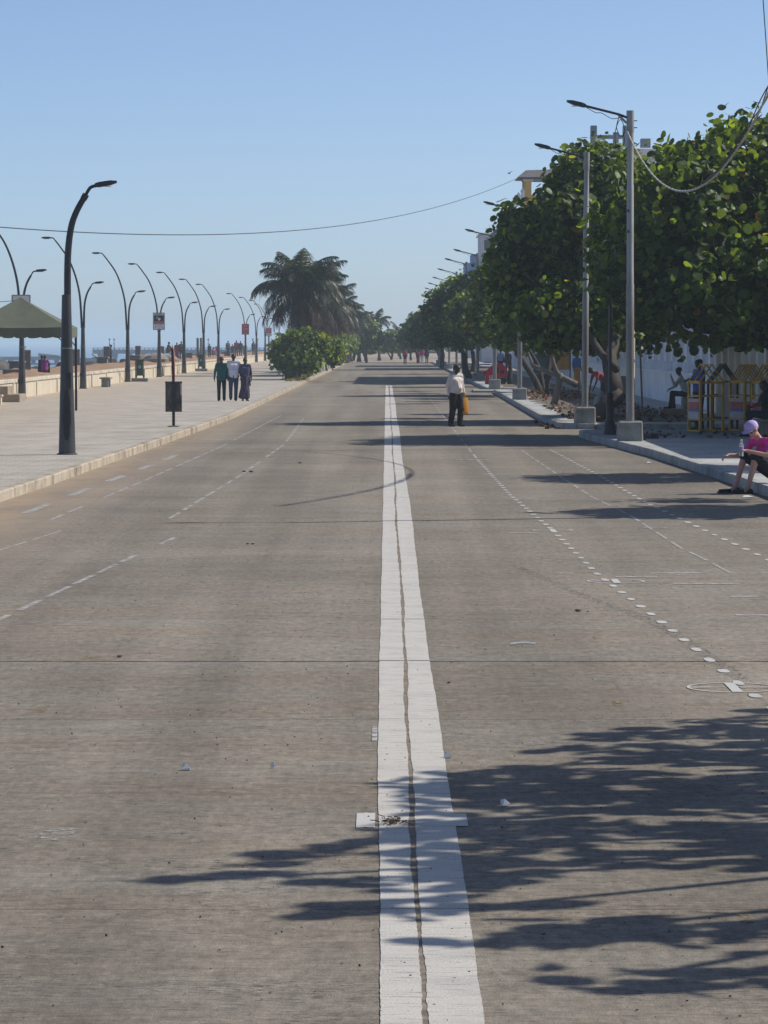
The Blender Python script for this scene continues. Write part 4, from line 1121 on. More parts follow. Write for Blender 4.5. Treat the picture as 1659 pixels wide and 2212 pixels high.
def palm(base, h, label, nf=22, ndry=10, length=2.9, seed=1, lean=(0, 0), trunk_r=0.2):
    rnd = random.Random(seed)
    t = empty('coconut_palm', base, rnd.uniform(0, 6), label, 'palm tree', 'coconut palms')
    top = Vector((lean[0], lean[1], h))
    mb = MB(); pts = [Vector((lean[0] * (i / 8) ** 1.6, lean[1] * (i / 8) ** 1.6, h * i / 8)) for i in range(9)]
    mb.tube(pts, [trunk_r * 1.5] + [trunk_r * (1 - 0.04 * i) * (1.05 if i % 2 else 0.97) for i in range(1, 9)], 10)
    mb.build('trunk', M['palmbark'], t, smooth=True)
    for i in range(nf):
        mL, mR = MB(), MB()
        u = i / nf
        frond(mL, mR, top + Vector((rnd.uniform(-0.1, 0.1), rnd.uniform(-0.1, 0.1), 0.1)), i * 2.4 + rnd.uniform(-0.3, 0.3), 1.35 - 1.35 * u + rnd.uniform(-0.12, 0.12), length * rnd.uniform(0.8, 1.1), 1.1 + 0.7 * u + rnd.uniform(-0.2, 0.3), rnd)
        n = len(mL.v)
        mL.add(mR.v, mR.f)
        mL.build('frond', M['palm'], t)
    for i in range(ndry):
        mL, mR = MB(), MB()
        frond(mL, mR, top - Vector((0, 0, 0.15)), rnd.uniform(0, 6.28), -0.15 - rnd.uniform(0, 0.7), length * rnd.uniform(0.7, 1.0), 0.9 + rnd.uniform(0, 0.6), rnd, True)
        mL.add(mR.v, mR.f)
        mL.build('dry_frond', M['drypalm'], t)
    return t
palm((-5.6, 222, 0.17), 5.5, 'nearest and fullest coconut palm behind the leafy shrub', 34, 22, 3.6, 3, (0.2, 0), 0.3)
palm((-5.2, 238, 0.17), 5.5, 'second coconut palm, just behind the nearest one', 26, 14, 3.3, 4, (0.25, 0), 0.24)
palm((-4.7, 258, 0.17), 4.8, 'third coconut palm along the verge with brown hanging fronds', 24, 18, 3.2, 5, (0.3, 0), 0.24)
palm((-4.5, 284, 0.17), 4.9, 'fourth coconut palm along the verge', 18, 10, 2.9, 6, (0.2, 0), 0.22)
palm((-4.4, 315, 0.17), 4.6, 'fifth coconut palm along the verge', 16, 10, 2.8, 7, (0.3, 0), 0.22)
palm((-4.2, 350, 0.17), 4.4, 'sixth coconut palm at the far end of the verge', 16, 8, 2.8, 8, (0.3, 0), 0.22)
palm((-0.9, 432, 0), 4.7, 'lone coconut palm rising above the far end of the road', 13, 4, 2.4, 9, (0.4, 0), 0.18)
palm((2.0, 560, 0), 3.6, 'small faint coconut palm at the far end of the road, right of the lone one', 12, 3, 2.5, 10, (0, 0), 0.18)
palm((-3.9, 376, 0.17), 4.3, 'seventh coconut palm where the verge ends', 14, 8, 2.8, 12, (0.3, 0), 0.22)
palm((-3.2, 404, 0), 4.2, 'eighth coconut palm just past the end of the road', 14, 8, 2.8, 13, (0.3, 0), 0.22)
# far trees closing the view at the end of the road
for i, (x, y, h, lab) in enumerate([(-2.6, 425, 3.0, 'far hazy tree left of the end of the road'), (0.6, 455, 3.2, 'far hazy tree at the middle of the end of the road'), (3.1, 440, 3.4, 'far hazy tree right of the end of the road'), (-6, 470, 4.2, 'far hazy tree behind the last palms'), (6.2, 400, 4.6, 'far hazy tree on the right footpath near the end of the road'), (3.6, 395, 5.0, 'tall far hazy tree overhanging the right end of the road'), (-2.3, 395, 4.2, 'far hazy tree overhanging the left end of the road'), (1.9, 470, 3.4, 'faint low tree straight ahead beyond the end of the road')]):
    sea_grape('far_tree', (x, y, 0), [(x, y, h * 0.75, h * 0.27), (x + 0.9, y + 1, h * 0.65, h * 0.25), (x - 0.9, y + 1, h * 0.62, h * 0.26), (x + 0.2, y - 1, h * 0.92, h * 0.2)], lab, 330, 6, 0.2, 0.25, group='far trees at the end of the road', trunk=[((0, 0, 0), (0.1, 0, h * 0.5), 0.16, 0.1), ((0, 0, 0.2), (-0.6, 0, h * 0.5), 0.1, 0.07)])
rr = random.Random(3)
mb = MB()
for i in range(60):
    x = -9 + 100 * i / 60 + rr.uniform(-1, 1); r = rr.uniform(1.0, 2.0)
    mb.ball((x, 720 + rr.uniform(0, 40), 1.5), (r * 1.3, r, r * rr.uniform(0.7, 1.2)), 9, 6, 0.25, rr)
tag(mb.build('distant_wood', M['grass']), 'faint far-off belt of trees closing the horizon beyond the road', 'trees', kind='stuff')

# grass tufts on the verge, dry leaves under the trees
def tufts(name, region, n, h, mat, label, cat):
    K = n; x = rng.uniform(region[0], region[1], K); y = rng.uniform(region[2], region[3], K)
    a = rng.uniform(0, PI, K); hh = h * rng.uniform(0.4, 1.2, K); lean = rng.normal(size=(K, 2)) * 0.4
    z = region[4]
    w = 0.02
    A = np.stack([x - w * np.cos(a), y - w * np.sin(a), np.full(K, z)], 1); B = np.stack([x + w * np.cos(a), y + w * np.sin(a), np.full(K, z)], 1)
    C = np.stack([x + lean[:, 0] * hh, y + lean[:, 1] * hh, z + hh], 1)
    V = np.stack([A, B, C], 1).reshape(-1, 3)
    tag(link(name, mesh_np(name, V, np.arange(3 * K), np.full(K, 3), mat)), label, cat, kind='stuff')
tufts('verge_grass', (-5.6, -4.7, 190, 330, 0.16), 5000, 0.16, leaf_mat('grass_blade', (0.06, 0.09, 0.02), (0.11, 0.14, 0.03), (1.5, 1.5, 0.8), ypos=0.8), 'patchy green grass along the verge by the shrubs', 'grass')
def litter(name, x0, x1, y0, y1, n, z, label, hi=0.12):
    P = np.stack([rng.uniform(x0, x1, n), rng.uniform(y0, y1, n), z + rng.uniform(0.01, hi, n) * rng.random(n)], 1)
    nr = rng.normal(size=(n, 3)) * 0.6 + np.array([[0, 0, 1.0]])
    tag(link(name, leaves_mesh(name, P, nr, rng.uniform(0.035, 0.075, n), M['litter'])), label, 'fallen leaves', kind='stuff')
litter('leaf_litter', 5.1, 8.5, 93, 118, 420, 0.155, 'brown fallen leaves heaped round the trunk of the second tree', 0.16)
litter('leaf_litter', 5.3, 8.0, 126, 146, 420, 0.155, 'brown fallen leaves under the slanting stems of the third tree', 0.3)
litter('leaf_litter', 5.3, 9.5, 77.5, 85, 60, 0.155, 'thin scatter of fallen leaves by the yellow barricades', 0.05)
litter('leaf_litter', 4.2, 4.8, 92, 100, 60, 0.0, 'fallen leaves in the gutter by the second light pole', 0.04)

# ================================================================== LANDWARD THINGS
def make_light_pole():
    o = empty('light_pole')
    MB().box((0, 0, 0.2), (0.54, 0.54, 0.46), taper=0.97, bev=0.03).build('plinth', M['concrete'], o)
    MB().tube([(0, 0, 0.40), (0, 0, 3.4), (0, 0, 3.42), (0, 0, 5.55), (0, 0, 5.57), (0.01, 0, 7.15)], [0.088, 0.086, 0.078, 0.076, 0.069, 0.066], 12).build('pole', M['steel'], o, smooth=SM)
    MB().tube([(0, 0, 6.72), (0, 0, 7.17)], 0.083, 12).build('sleeve', M['steel'], o, smooth=SM)
    a = MB().tube([(-0.07, 0, 7.02), (-0.25, 0, 7.09), (-1.0, 0, 7.28)], 0.027, 8).build('arm', M['arm'], o, smooth=SM)
    MB().bar((-0.08, 0, 6.9), (-0.26, 0, 7.08), 0.02, 0.05).build('gusset', M['steel'], a)
    lamp_head(o, (-0.96, 0, 7.275), -1, 0.25)
    for z in (6.8, 6.95): MB().tube([(0.08, 0, z), (0.15, 0, z)], 0.012, 6).build('bolt', M['arm'], o)
    MB().tube(smooth_path([(-0.95, 0.02, 7.24), (-0.75, 0.02, 7.13), (-0.62, 0.02, 7.12), (-0.4, 0.02, 7.0), (-0.22, 0.02, 7.02)], 4), 0.008, 5).build('cable', M['wire'], o)
    return o
poles = [(5.31, 75.7), (5.27, 92.3), (4.98, 130), (5.03, 161.5), (5.15, 196.6), (5.0, 218), (5.0, 248), (5.05, 280), (5.0, 307), (5.05, 336)]
lp = make_light_pole()
for i, (x, d) in enumerate(poles):
    o = lp if i == 0 else copy_tree(lp)
    o.location = (x, d, 0.15); o.rotation_euler = (random.uniform(-0.006, 0.006), random.uniform(-0.004, 0.004), random.uniform(-0.05, 0.05) if i else 0)
    lab = ['nearest and tallest grey steel light pole on a concrete plinth', 'second grey steel light pole on the right, half hidden by leaves'][i] if i < 2 else f'{ORD[i]} grey steel light pole from the near end of the right footpath'
    tag(o, lab, 'light pole', 'light poles on the right footpath')
o = copy_tree(lp); o.location = (6.3, 46.5, 0.15); tag(o, 'grey steel light pole just outside the right edge, its shadow crossing the road', 'light pole', 'light poles on the right footpath')
p1 = lp
MB().tube(smooth_path([(-0.25, -0.03, 7.03), (-0.3, -0.03, 6.8), (-0.2, -0.03, 6.6), (-0.12, -0.03, 6.75), (-0.22, -0.03, 6.98), (-0.33, -0.03, 6.7), (-0.30, -0.03, 6.4), (-0.14, -0.03, 6.45), (-0.15, -0.03, 6.7)], 5), 0.009, 5).build('loose_cable', M['wire'], p1)
for z in (5.0, 4.55): MB().tube([(-0.06, -0.07, z), (-0.02, -0.1, z)], 0.03, 8).build('hole', M['black'], p1)

# pale rope sagging from the nearest pole up to the pole outside the picture
def sag(a, b, drop, n=40):
    a, b = Vector(a), Vector(b)
    return [a.lerp(b, i / n) - Vector((0, 0, 4 * drop * (i / n) * (1 - i / n))) for i in range(n + 1)]
A = Vector((5.22, 75.55, 6.85)); B = Vector((6.2, 51.0, 7.5))
pts = []
for i in range(41):
    t = i / 40
    p = A.lerp(B, t)
    pts.append(p - Vector((0, 0, 4 * 1.85 * t * (1 - t))))
for k, (nm, ph) in enumerate((('rope', 0.0),)):
    mb = MB()
    for q in (0, PI):
        mb.tube([p + Vector((math.cos(i * 2.2 + q), 0, math.sin(i * 2.2 + q))) * 0.013 for i, p in enumerate(sag(A, B, 2.05, 160))], 0.012, 5)
    tag(mb.build('rope', M['rope']), 'pale twisted rope sagging from the nearest light pole to the upper right', 'rope')
mb = MB()
for q in range(3):
    pp = sag(A, B, 2.05, 160)[84:]
    mb.tube([p + Vector((0.03 * math.sin(i * 0.16 + q * 2.1), 0, 0.05 + 0.04 * math.sin(i * 0.23 + q * 1.7))) for i, p in enumerate(pp)], 0.010, 5)
tag(mb.build('cable', M['wire']), 'dark cables wound along the upper end of the rope at the top right', 'cable')
tag(MB().tube(sag((6.36, 60, 9.6), (6.86, 62, 6.0), 0.0, 12), 0.009, 5).build('cable', M['wire']), 'thin black wire dropping close to the right edge of the sky', 'cable')
tag(MB().tube(sag((-15.45, 133.4, 6.75), (10.9, 289, 15.9), 1.9, 60), 0.022, 5).build('cable', M['wire']), 'long thin wire crossing the sky from the left lamps to the yellow tower', 'cable')
tag(MB().tube(sag((-14.1, 133.4, 3.9), (-24, 120, 3.6), 0.2), 0.012, 5).build('cable', M['wire']), 'thin guy wire running left from behind the tent peak', 'cable')

# cast lamp post
cl = empty('cast_lamp_post', (5.2, 80.9, 0.15), 0, 'black cast iron lamp post with stepped base behind the nearest light pole', 'lamp post')
MB().lathe([(0.15, 0), (0.15, 0.10), (0.135, 0.12), (0.14, 0.2), (0.12, 0.24), (0.12, 0.28), (0.085, 0.34), (0.08, 0.72), (0.095, 0.76), (0.095, 0.80), (0.07, 0.84), (0.085, 0.9), (0.085, 0.94), (0.05, 0.98)], seg=14).build('base', M['black'], cl, smooth=SM)
MB().tube([(0, 0, 0.95), (0, 0, 3.3)], [0.045, 0.032], 10).build('shaft', M['lampgrey'], cl, smooth=SM)
MB().lathe([(0.04, 0), (0.14, 0.08), (0.17, 0.42), (0.05, 0.55), (0.02, 0.62)], (0, 0, 3.28), 8).build('lantern', M['black'], cl)
# thin posts and meter box beside the nearest pole
o = empty('thin_post', (5.66, 76.5, 0.15), 0, 'thin black post leaning beside the nearest light pole', 'post')
MB().tube([(0, 0, 0), (-0.03, 0.1, 1.0), (-0.07, 0.3, 2.3)], 0.022, 8).build('shaft', M['black'], o); MB().box((0, 0, 0.01), (0.12, 0.12, 0.02)).build('foot', M['black'], o)
o = empty('conduit_post', (6.75, 95.5, 0.15), 0, 'pale conduit post with a grey meter box behind the nearest light pole', 'post')
MB().tube([(0, 0, 0), (0, 0, 3.6)], 0.075, 10).build('pipe', M['wallcr'], o, smooth=SM)
MB().box((-0.26, -0.02, 0.85), (0.32, 0.2, 0.75), bev=0.01).build('meter_box', M['concrete'], o)
MB().bar((-0.2, 0, 0.5), (-0.02, 0, 0.02), 0.07, 0.05).build('bracket', M['bark'], o); MB().tube([(0, 0, 1.6), (0, 0, 1.68)], 0.09, 10).build('collar', M['slate'], o)
tag(MB().box((0, 0, 0.05), (0.20, 0.5, 0.10), rz=0.5, bev=0.02).build('wood_scrap', M['bark'], None, loc=(*ground(1403, 947, 0.15), 0.15)), 'brown wood scrap lying on the footpath right of the nearest plinth', 'scrap')

# ---- yellow house-shaped barricades
def barricade(loc, rz, mat, label, panel=None, header=False, white=False, slats=6):
    o = empty('barricade', loc, rz, label, 'barricade', 'house-shaped barricades')
    w, dp, h, rh = 0.60, 0.62, 1.20, 0.40; t = 0.055
    for x in (-w / 2, w / 2):
        for y in (-dp / 2, dp / 2): MB().box((x, y, h / 2), (t, t, h)).build('post', mat, o)
    for z in (0.03, 0.30, 0.86, h - 0.02):
        for y in (-dp / 2, dp / 2): MB().bar((-w / 2 + t / 2, y, z), (w / 2 - t / 2, y, z), 0.04).build('rail', mat, o)
        for x in (-w / 2, w / 2): MB().bar((x, -dp / 2 + t / 2, z), (x, dp / 2 - t / 2, z), 0.04).build('rail', mat, o)
    for k in range(slats):
        y = -dp / 2 + dp * k / (slats - 1)
        for s in (-1, 1): MB().bar((s * (w / 2 + 0.03), y, h - 0.02), (s * 0.0 + s * 0.012, y, h + rh), 0.036, 0.025).build('roof_slat', mat, o)
    MB().bar((0, -dp / 2 - 0.02, h + rh + 0.012), (0, dp / 2 + 0.02, h + rh + 0.012), 0.035).build('ridge', mat, o)
    for s in (-1, 1): MB().bar((s * (w / 2 + 0.02), -dp / 2 - 0.02, h + 0.012), (s * (w / 2 + 0.02), dp / 2 + 0.02, h + 0.012), 0.03).build('eave', mat, o)
    def pan(c, size):
        p = empty('poster', (0, 0, 0)); p.parent = o
        cx, cy, cz = c; sx, sy, sz = size
        for k, (m, f0, f1) in enumerate((('pinkprint', 0.82, 1.0), ('redprint', 0.5, 0.82), ('blueprint', 0.35, 0.5), ('pinkprint', 0.28, 0.35), ('lilac', 0.0, 0.28))):
            MB().box((cx, cy, cz - sz / 2 + sz * (f0 + f1) / 2), (sx, sy, sz * (f1 - f0) - 0.002)).build('stripe', M[m], p)
        return p
    if panel in ('side', 'both'): pan((-w / 2 - 0.028, 0, 0.56), (0.012, dp - 0.08, 0.48))
    if panel in ('front', 'both'): pan((0, -dp / 2 - 0.028, 0.52), (w - 0.06, 0.012, 0.40))
    if header:
        MB().box((0, -dp / 2 - 0.028, h - 0.1), (w, 0.012, 0.12)).build('header', mat, o)
        for k in range(6): MB().box((-w / 2 + 0.09 + k * 0.084, -dp / 2 - 0.036, h - 0.1), (0.05, 0.004, 0.07)).build('letter', M['darkframe'], o)
    if white:
        for z, hh in ((1.0, 0.34), (0.58, 0.44)): MB().box((0.05, -dp / 2 - 0.028, z), (w - 0.16, 0.012, hh)).build('board', M['white'], o)
    return o
barricade((7.66, 83.3, 0.15), 0.36, M['yellow'], 'leftmost yellow house-shaped barricade, open frame with a poster on its side', 'side', slats=3)
barricade((8.22, 84.95, 0.15), 0.1, M['darkframe'], 'dark unpainted house-shaped barricade with white boards, behind the yellow ones', None, white=True, slats=8)
barricade((8.72, 83.85, 0.15), 0.5, M['yellow'], 'middle yellow house-shaped barricade with striped posters', 'both', slats=6)
barricade((9.12, 82.6, 0.15), 0.45, M['yellow'], 'rightmost yellow house-shaped barricade with a lettered header, at the picture edge', 'both', header=True, slats=5)

# ---- white compound wall with ledge, posts and recessed upper panels
cw = empty('compound_wall', (10.2, 0, 0.1), 0, 'long white compound wall in shade behind the trees on the right', 'wall')
WP = MB().box((0, 0, 0.55), (0.20, 2.82, 1.10), bev=0.01).mesh('lower_panel', M['wallwhite'])
WL = MB().box((0, 0, 0), (0.34, 2.89, 0.07), bev=0.01).mesh('ledge', M['wallwhite'])
WPo = MB().box((0, 0, 0), (0.14, 0.16, 0.34), bev=0.01).mesh('ledge_post', M['wallwhite'])
WPi = MB().box((0, 0, 0), (0.24, 0.55, 2.3), bev=0.01).mesh('pilaster', M['wallwhite'])
WU = MB().box((0, 0, 0), (0.16, 2.35, 2.3)).mesh('upper_panel', M['lilac'])
y = 107.0
while y < 262:
    link('lower_panel', WP, cw, (0, y + 1.45, 0)); link('ledge', WL, cw, (-0.05, y + 1.45, 1.137))
    link('ledge_post', WPo, cw, (-0.06, y + 0.72, 1.345)); link('ledge_post', WPo, cw, (-0.06, y + 2.17, 1.345))
    link('pilaster', WPi, cw, (0.12, y, 2.33)); link('upper_panel', WU, cw, (0.18, y + 1.45, 2.33))
    y += 2.9
MB().box((0.15, 184.5, 3.56), (0.5, 155.5, 0.14), bev=0.02).build('cornice', M['wallwhite'], cw)
cb2 = empty('cream_building', (10.15, 0, 0.1), 0, 'cream building front with pilasters behind the barricades at the right edge', 'building')
CPan = [MB().box((0, 0, 1.9), (0.3, 1.52, 3.8)).mesh('wall_panel', M[k]) for k in ('wallwhite', 'wallcr', 'lilac')]
CPil = MB().box((0, 0, 1.95), (0.46, 0.42, 3.9), bev=0.015).mesh('pilaster', M['wallcr'])
y = 66.0; i = 0
while y < 105.5:
    link('wall_panel', CPan[(1, 0, 2, 0)[i % 4]], cb2, (0.12, y + 0.97, 0)); link('pilaster', CPil, cb2, (0, y, 0))
    y += 1.94; i += 1
MB().box((3.0, 86, 4.05), (6.6, 41, 0.3), bev=0.03).build('roof_slab', M['wallcr'], cb2); MB().box((3.2, 86, 1.9), (5.6, 39, 3.78)).build('inner_wall', M['wallcr'], cb2)

def windows(parent, xs, ys, zs, w, h, face, at):
    for a in (ys if face == 'x' else xs):
        for z in zs:
            if face == 'x': f = MB().box((at - 0.02, a, z), (0.10, w + 0.16, h + 0.16), bev=0.01).build('window', M['white'], parent); MB().box((at - 0.078, a, z), (0.02, w, h)).build('pane', M['window'], f)
            else: f = MB().box((a, at - 0.02, z), (w + 0.16, 0.10, h + 0.16), bev=0.01).build('window', M['white'], parent); MB().box((a, at - 0.078, z), (w, 0.02, h)).build('pane', M['window'], f)
# block with the bare concrete frame on its roof
bB = empty('apartment_block', (0, 0, 0), 0, 'tall block behind the second tree with a blue-grey concrete frame on its roof', 'building')
MB().box((16, 214, 6.55), (9, 40, 13.1), bev=0.05).build('wall', M['wallwhite'], bB)
windows(bB, [13, 15.5, 18], [199, 205, 211, 217, 223, 229], (2.2, 5.4, 8.6, 11.4), 1.2, 1.5, 'x', 11.5); windows(bB, [13, 15.5, 18], [], (5.4, 8.6, 11.4), 1.2, 1.5, 'y', 194)
fr = lambda n, c, s: MB().box(c, s, bev=0.02).build(n, M['bluegrey'], bB)
fr('roof_column', (11.88, 200, 13.75), (0.36, 0.5, 1.9)); fr('roof_column', (13.72, 200, 13.75), (0.34, 0.5, 1.9)); fr('roof_column', (13.35, 203, 13.65), (0.32, 0.5, 1.7)); fr('roof_beam', (12.8, 200, 14.05), (1.47, 0.3, 0.22))
fr('roof_rail', (11.55, 200.4, 13.32), (1.0, 0.06, 0.06)); fr('roof_rail', (11.55, 200.4, 13.5), (1.0, 0.06, 0.06)); fr('roof_tank', (14.85, 200, 13.4), (0.55, 0.8, 1.1))
# ochre tower with overhanging roof
bC = empty('tower_house', (0, 0, 0), 0, 'yellow ochre tower with dark overhanging roof rising behind the trees', 'building')
MB().box((15.6, 300, 6.4), (8.8, 22, 12.8), bev=0.05).build('wall', M['wallwhite'], bC)
windows(bC, [], [292, 297, 302, 307], (3, 6.5, 10), 1.2, 1.8, 'x', 11.2)
MB().box((14.2, 292, 13.6), (5.6, 5.6, 1.8)).build('tower_base', M['ochre'], bC)
for x in (11.75, 13.4, 15.0): MB().box((x, 289.4, 15.05), (0.55, 0.55, 1.5)).build('tower_column', M['ochre'], bC); MB().box((x, 289.4, 15.72), (0.85, 0.85, 0.22), bev=0.05).build('capital', M['wallcr'], bC)
for y in (291.5, 294.5): MB().box((11.75, y, 15.05), (0.55, 0.55, 1.5)).build('tower_column', M['ochre'], bC)
MB().bar((11.2, 289.2, 15.62), (17.4, 289.2, 15.62), 0.1).build('tie_beam', M['roofgrey'], bC); MB().bar((11.1, 289.2, 15.9), (17.6, 289.2, 15.9), 0.12).build('eave_beam', M['roofgrey'], bC)
rv = [(10.85, 288.4, 15.95), (17.6, 288.4, 15.95), (17.6, 295.6, 15.95), (10.85, 295.6, 15.95), (11.6, 290.2, 16.6), (17.0, 290.2, 16.75), (17.0, 293.8, 16.75), (11.6, 293.8, 16.6)]
MB().add(rv, [(3, 2, 1, 0), (0, 1, 5, 4), (1, 2, 6, 5), (2, 3, 7, 6), (3, 0, 4, 7), (4, 5, 6, 7)]).build('tower_roof', M['roofgrey'], bC)
for k, (x, z) in enumerate([(11.3, 14.6), (10.95, 14.2), (10.6, 13.8), (10.3, 13.35)]): MB().lathe([(0.16, -0.6), (0.16, 0.1), (0.22, 0.14), (0.05, 0.5)], (x, 289, z), 8).build('finial', M['wallwhite'], bC)
bD = empty('gabled_house', (0, 0, 0), 0, 'white house with steep grey roof behind the third tree', 'building')
MB().box((14.5, 336, 6.4), (8.0, 20, 12.8), bev=0.05).build('wall', M['wallwhite'], bD)
MB().add([(10.2, 325.5, 12.85), (18.8, 325.5, 12.85), (18.8, 346.5, 12.85), (10.2, 346.5, 12.85), (12.6, 327, 15.0), (16.4, 327, 15.0), (16.4, 345, 15.0), (12.6, 345, 15.0)], [(3, 2, 1, 0), (0, 1, 5, 4), (1, 2, 6, 5), (2, 3, 7, 6), (3, 0, 4, 7), (4, 5, 6, 7)]).build('roof', M['roofgrey'], bD)
windows(bD, [12, 14.5, 17], [330, 336, 342], (3.0, 6.5, 10.5), 1.2, 1.6, 'x', 10.5); windows(bD, [12, 14.5, 17], [], (6.5, 10.5), 1.2, 1.6, 'y', 326)
bE = empty('lilac_house', (0, 0, 0), 0, 'pale lilac flat-roofed house above the fourth tree', 'building')
MB().box((14, 405, 7.3), (6.4, 14, 14.6), bev=0.05).build('wall', M['lilac'], bE); MB().box((14, 405, 14.68), (6.8, 14.4, 0.18)).build('parapet', M['wallwhite'], bE)
windows(bE, [11.6, 13.4, 15.2], [], (8.5, 11, 13.4), 0.9, 1.2, 'y', 398)
bF = empty('blue_house', (0, 0, 0), 0, 'stepped bright blue building standing farthest along the right side', 'building')
MB().box((14.2, 520, 6.2), (6.0, 12, 12.4), bev=0.05).build('lower_wall', M['lilac'], bF); MB().box((14.4, 520, 13.2), (5.6, 11.6, 1.6)).build('middle_storey', M['bluebld'], bF); MB().box((14.9, 520, 14.65), (4.6, 11.4, 1.3)).build('upper_storey', M['bluebld'], bF)
windows(bF, [11.9, 13.3, 14.7], [], (8.0, 11.0), 0.8, 1.1, 'y', 514)

# ---- carts, booths and cloths under the trees
rc = empty('red_cart', (5.55, 178, 0.15), 0, 'small glossy red fibreglass cart with rounded hood under the trees', 'cart')
prof = [(-0.5, 0.0), (-0.5, 0.42), (-0.62, 0.45), (-0.62, 0.66), (-0.42, 0.70), (-0.2, 0.92), (0.1, 1.04), (0.38, 1.03), (0.58, 0.85), (0.66, 0.55), (0.5, 0.34), (0.0, 0.3), (-0.1, 0.0)]
n = len(prof)
V = [(x, -0.42, z) for x, z in prof] + [(x, 0.42, z) for x, z in prof]
mb = MB().add(V, [tuple(range(n)), tuple(range(2 * n - 1, n - 1, -1))] + [(i, n + i, n + (i + 1) % n, (i + 1) % n) for i in range(n)])
mb.build('body', M['red'], rc)
for x in (-0.28, -0.16): MB().box((x, -0.432, 0.36), (0.05, 0.02, 0.2)).build('white_mark', M['white'], rc)
MB().box((0.36, -0.432, 0.62), (0.18, 0.02, 0.2)).build('window', M['window'], rc); MB().box((0.05, -0.432, 0.70), (0.24, 0.02, 0.3)).build('opening', M['black'], rc)
for y in (-0.3, 0.3): MB().tube([(0.42, y - 0.05, 0.16), (0.42, y + 0.05, 0.16)], 0.17, 14).build('wheel', M['black'], rc)
MB().box((-0.56, 0, 0.55), (0.14, 0.86, 0.06)).build('bumper', M['black'], rc)
tb = empty('teal_booth', (9.2, 204, 0.15), 0, 'dark teal booth against the white wall under the third tree', 'booth')
MB().box((0, 0, 0.72), (1.15, 0.9, 1.2), bev=0.02).build('body', M['teal'], tb); MB().box((0, 0, 0.06), (1.0, 0.8, 0.12)).build('base', M['black'], tb); MB().box((0, 0, 1.38), (1.3, 1.1, 0.10), bev=0.02).build('roof', M['teal'], tb)
for k in range(5): MB().box((-0.36 + k * 0.18, -0.456, 0.3), (0.11, 0.008, 0.07)).build('letter', M['lilac'], tb)
yb = empty('yellow_banner', (8.75, 176, 0.15), 0, 'tall yellow cloth banner hanging before the white wall behind the second pole', 'banner')
for x in (-0.55, 0.55): MB().tube([(x, 0, 0), (x, 0, 2.7)], 0.03, 6).build('post', M['bark'], yb)
mb = MB(); V = []
for i in range(11):
    for k in range(7): V.append((-0.55 + 1.1 * i / 10, 0.06 * math.sin(i * 1.9 + k * 0.4), 0.75 + 1.9 * k / 6))
mb.add(V, [(i * 7 + k, (i + 1) * 7 + k, (i + 1) * 7 + k + 1, i * 7 + k + 1) for i in range(10) for k in range(6)]).build('cloth', M['orange'], yb, smooth=True)
wk = empty('white_sack', (6.25, 101, 0.15), 0, 'pale grey sack leaning by the dark trunk of the second tree', 'sack')
MB().ball((0, 0, 0.3), (0.26, 0.22, 0.34), 12, 8, 0.06).build('bag', plain('grey_sackcloth', (0.42, 0.40, 0.37), 0.9), wk, smooth=True); MB().tube([(0.0, 0, 0.6), (0.05, 0, 0.72)], [0.07, 0.1], 8).build('neck', M['concrete'], wk)
# driftwood-like pruned branch among the stems
pb = empty('pruned_branch', (5.3, 118, 0.15), 0, 'pale pruned branch slanting between the stems left of the second pole', 'branch')
mb = MB(); limb(mb, (1.15, 0, 0.7), (-0.35, 0, 1.35), 0.12, 0.07, 0.15); limb(mb, (0.6, 0, 0.95), (0.3, 0, 1.9), 0.08, 0.05, 0.2); limb(mb, (0.35, 0, 0.0), (0.6, 0, 1.1), 0.13, 0.1, 0.1); mb.build('wood', M['palebark'], pb, smooth=True)
mb = MB(); limb(mb, (-0.35, 0, 1.35), (-0.6, 0, 2.2), 0.05, 0.03, 0.2); mb.build('twig', M['palebark'], pb, smooth=True)
# thin pole and blue cloth by the shrub
o = empty('thin_pole', (*ground(602.5, 812.5, 0.15), 0.15), 0, 'thin pale pole standing in front of the leafy shrub', 'pole')
MB().tube([(0, 0, 0), (0.02, 0, 3.15)], [0.045, 0.035], 8).build('shaft', M['wallcr'], o); MB().ball((0, 0, 3.17), 0.05, 8, 6).build('cap', M['wallcr'], o)
o = empty('umbrella', (-5.95, 199.5, 0.17), 0, 'folded dark blue umbrella under the left of the leafy shrub', 'umbrella')
MB().lathe([(0.02, 1.5), (0.36, 0.95), (0.30, 0.93), (0.12, 0.55), (0.05, 0.35)][::-1], seg=10).build('canopy', M['cloud_blue'], o); MB().tube([(0, 0, 0), (0, 0, 1.55)], 0.02, 6).build('stick', M['black'], o)

# bird
bd = empty('bird', ((1099 - VX) * 200 / F, 200, CAMZ + (VY - 376) * 200 / F), 0.3, 'small dark bird gliding left of the yellow tower', 'bird')
MB().ball((0, 0, 0), (0.05, 0.13, 0.045), 8, 6).build('body', M['black'], bd, smooth=True)
for s, zz in ((-1, -0.02), (1, 0.16)):
    MB().add([(0, -0.07, 0.015), (0, 0.06, 0.015), (s * 0.13, 0.05, 0.03 + zz * 0.5), (s * 0.13, -0.08, 0.03 + zz * 0.5), (s * 0.28, 0.05, zz), (0, -0.07, 0), (0, 0.06, 0), (s * 0.13, 0.05, 0.015 + zz * 0.5), (s * 0.13, -0.08, 0.015 + zz * 0.5)], [(0, 1, 2, 3), (3, 2, 4), (8, 7, 6, 5), (8, 4, 7)]).build('wing', M['black'], bd)
MB().add([(0, 0.11, 0), (-0.04, 0.24, 0), (0.04, 0.24, 0), (0, 0.2, 0.02)], [(0, 1, 3), (0, 3, 2), (0, 2, 1)]).build('tail', M['black'], bd)

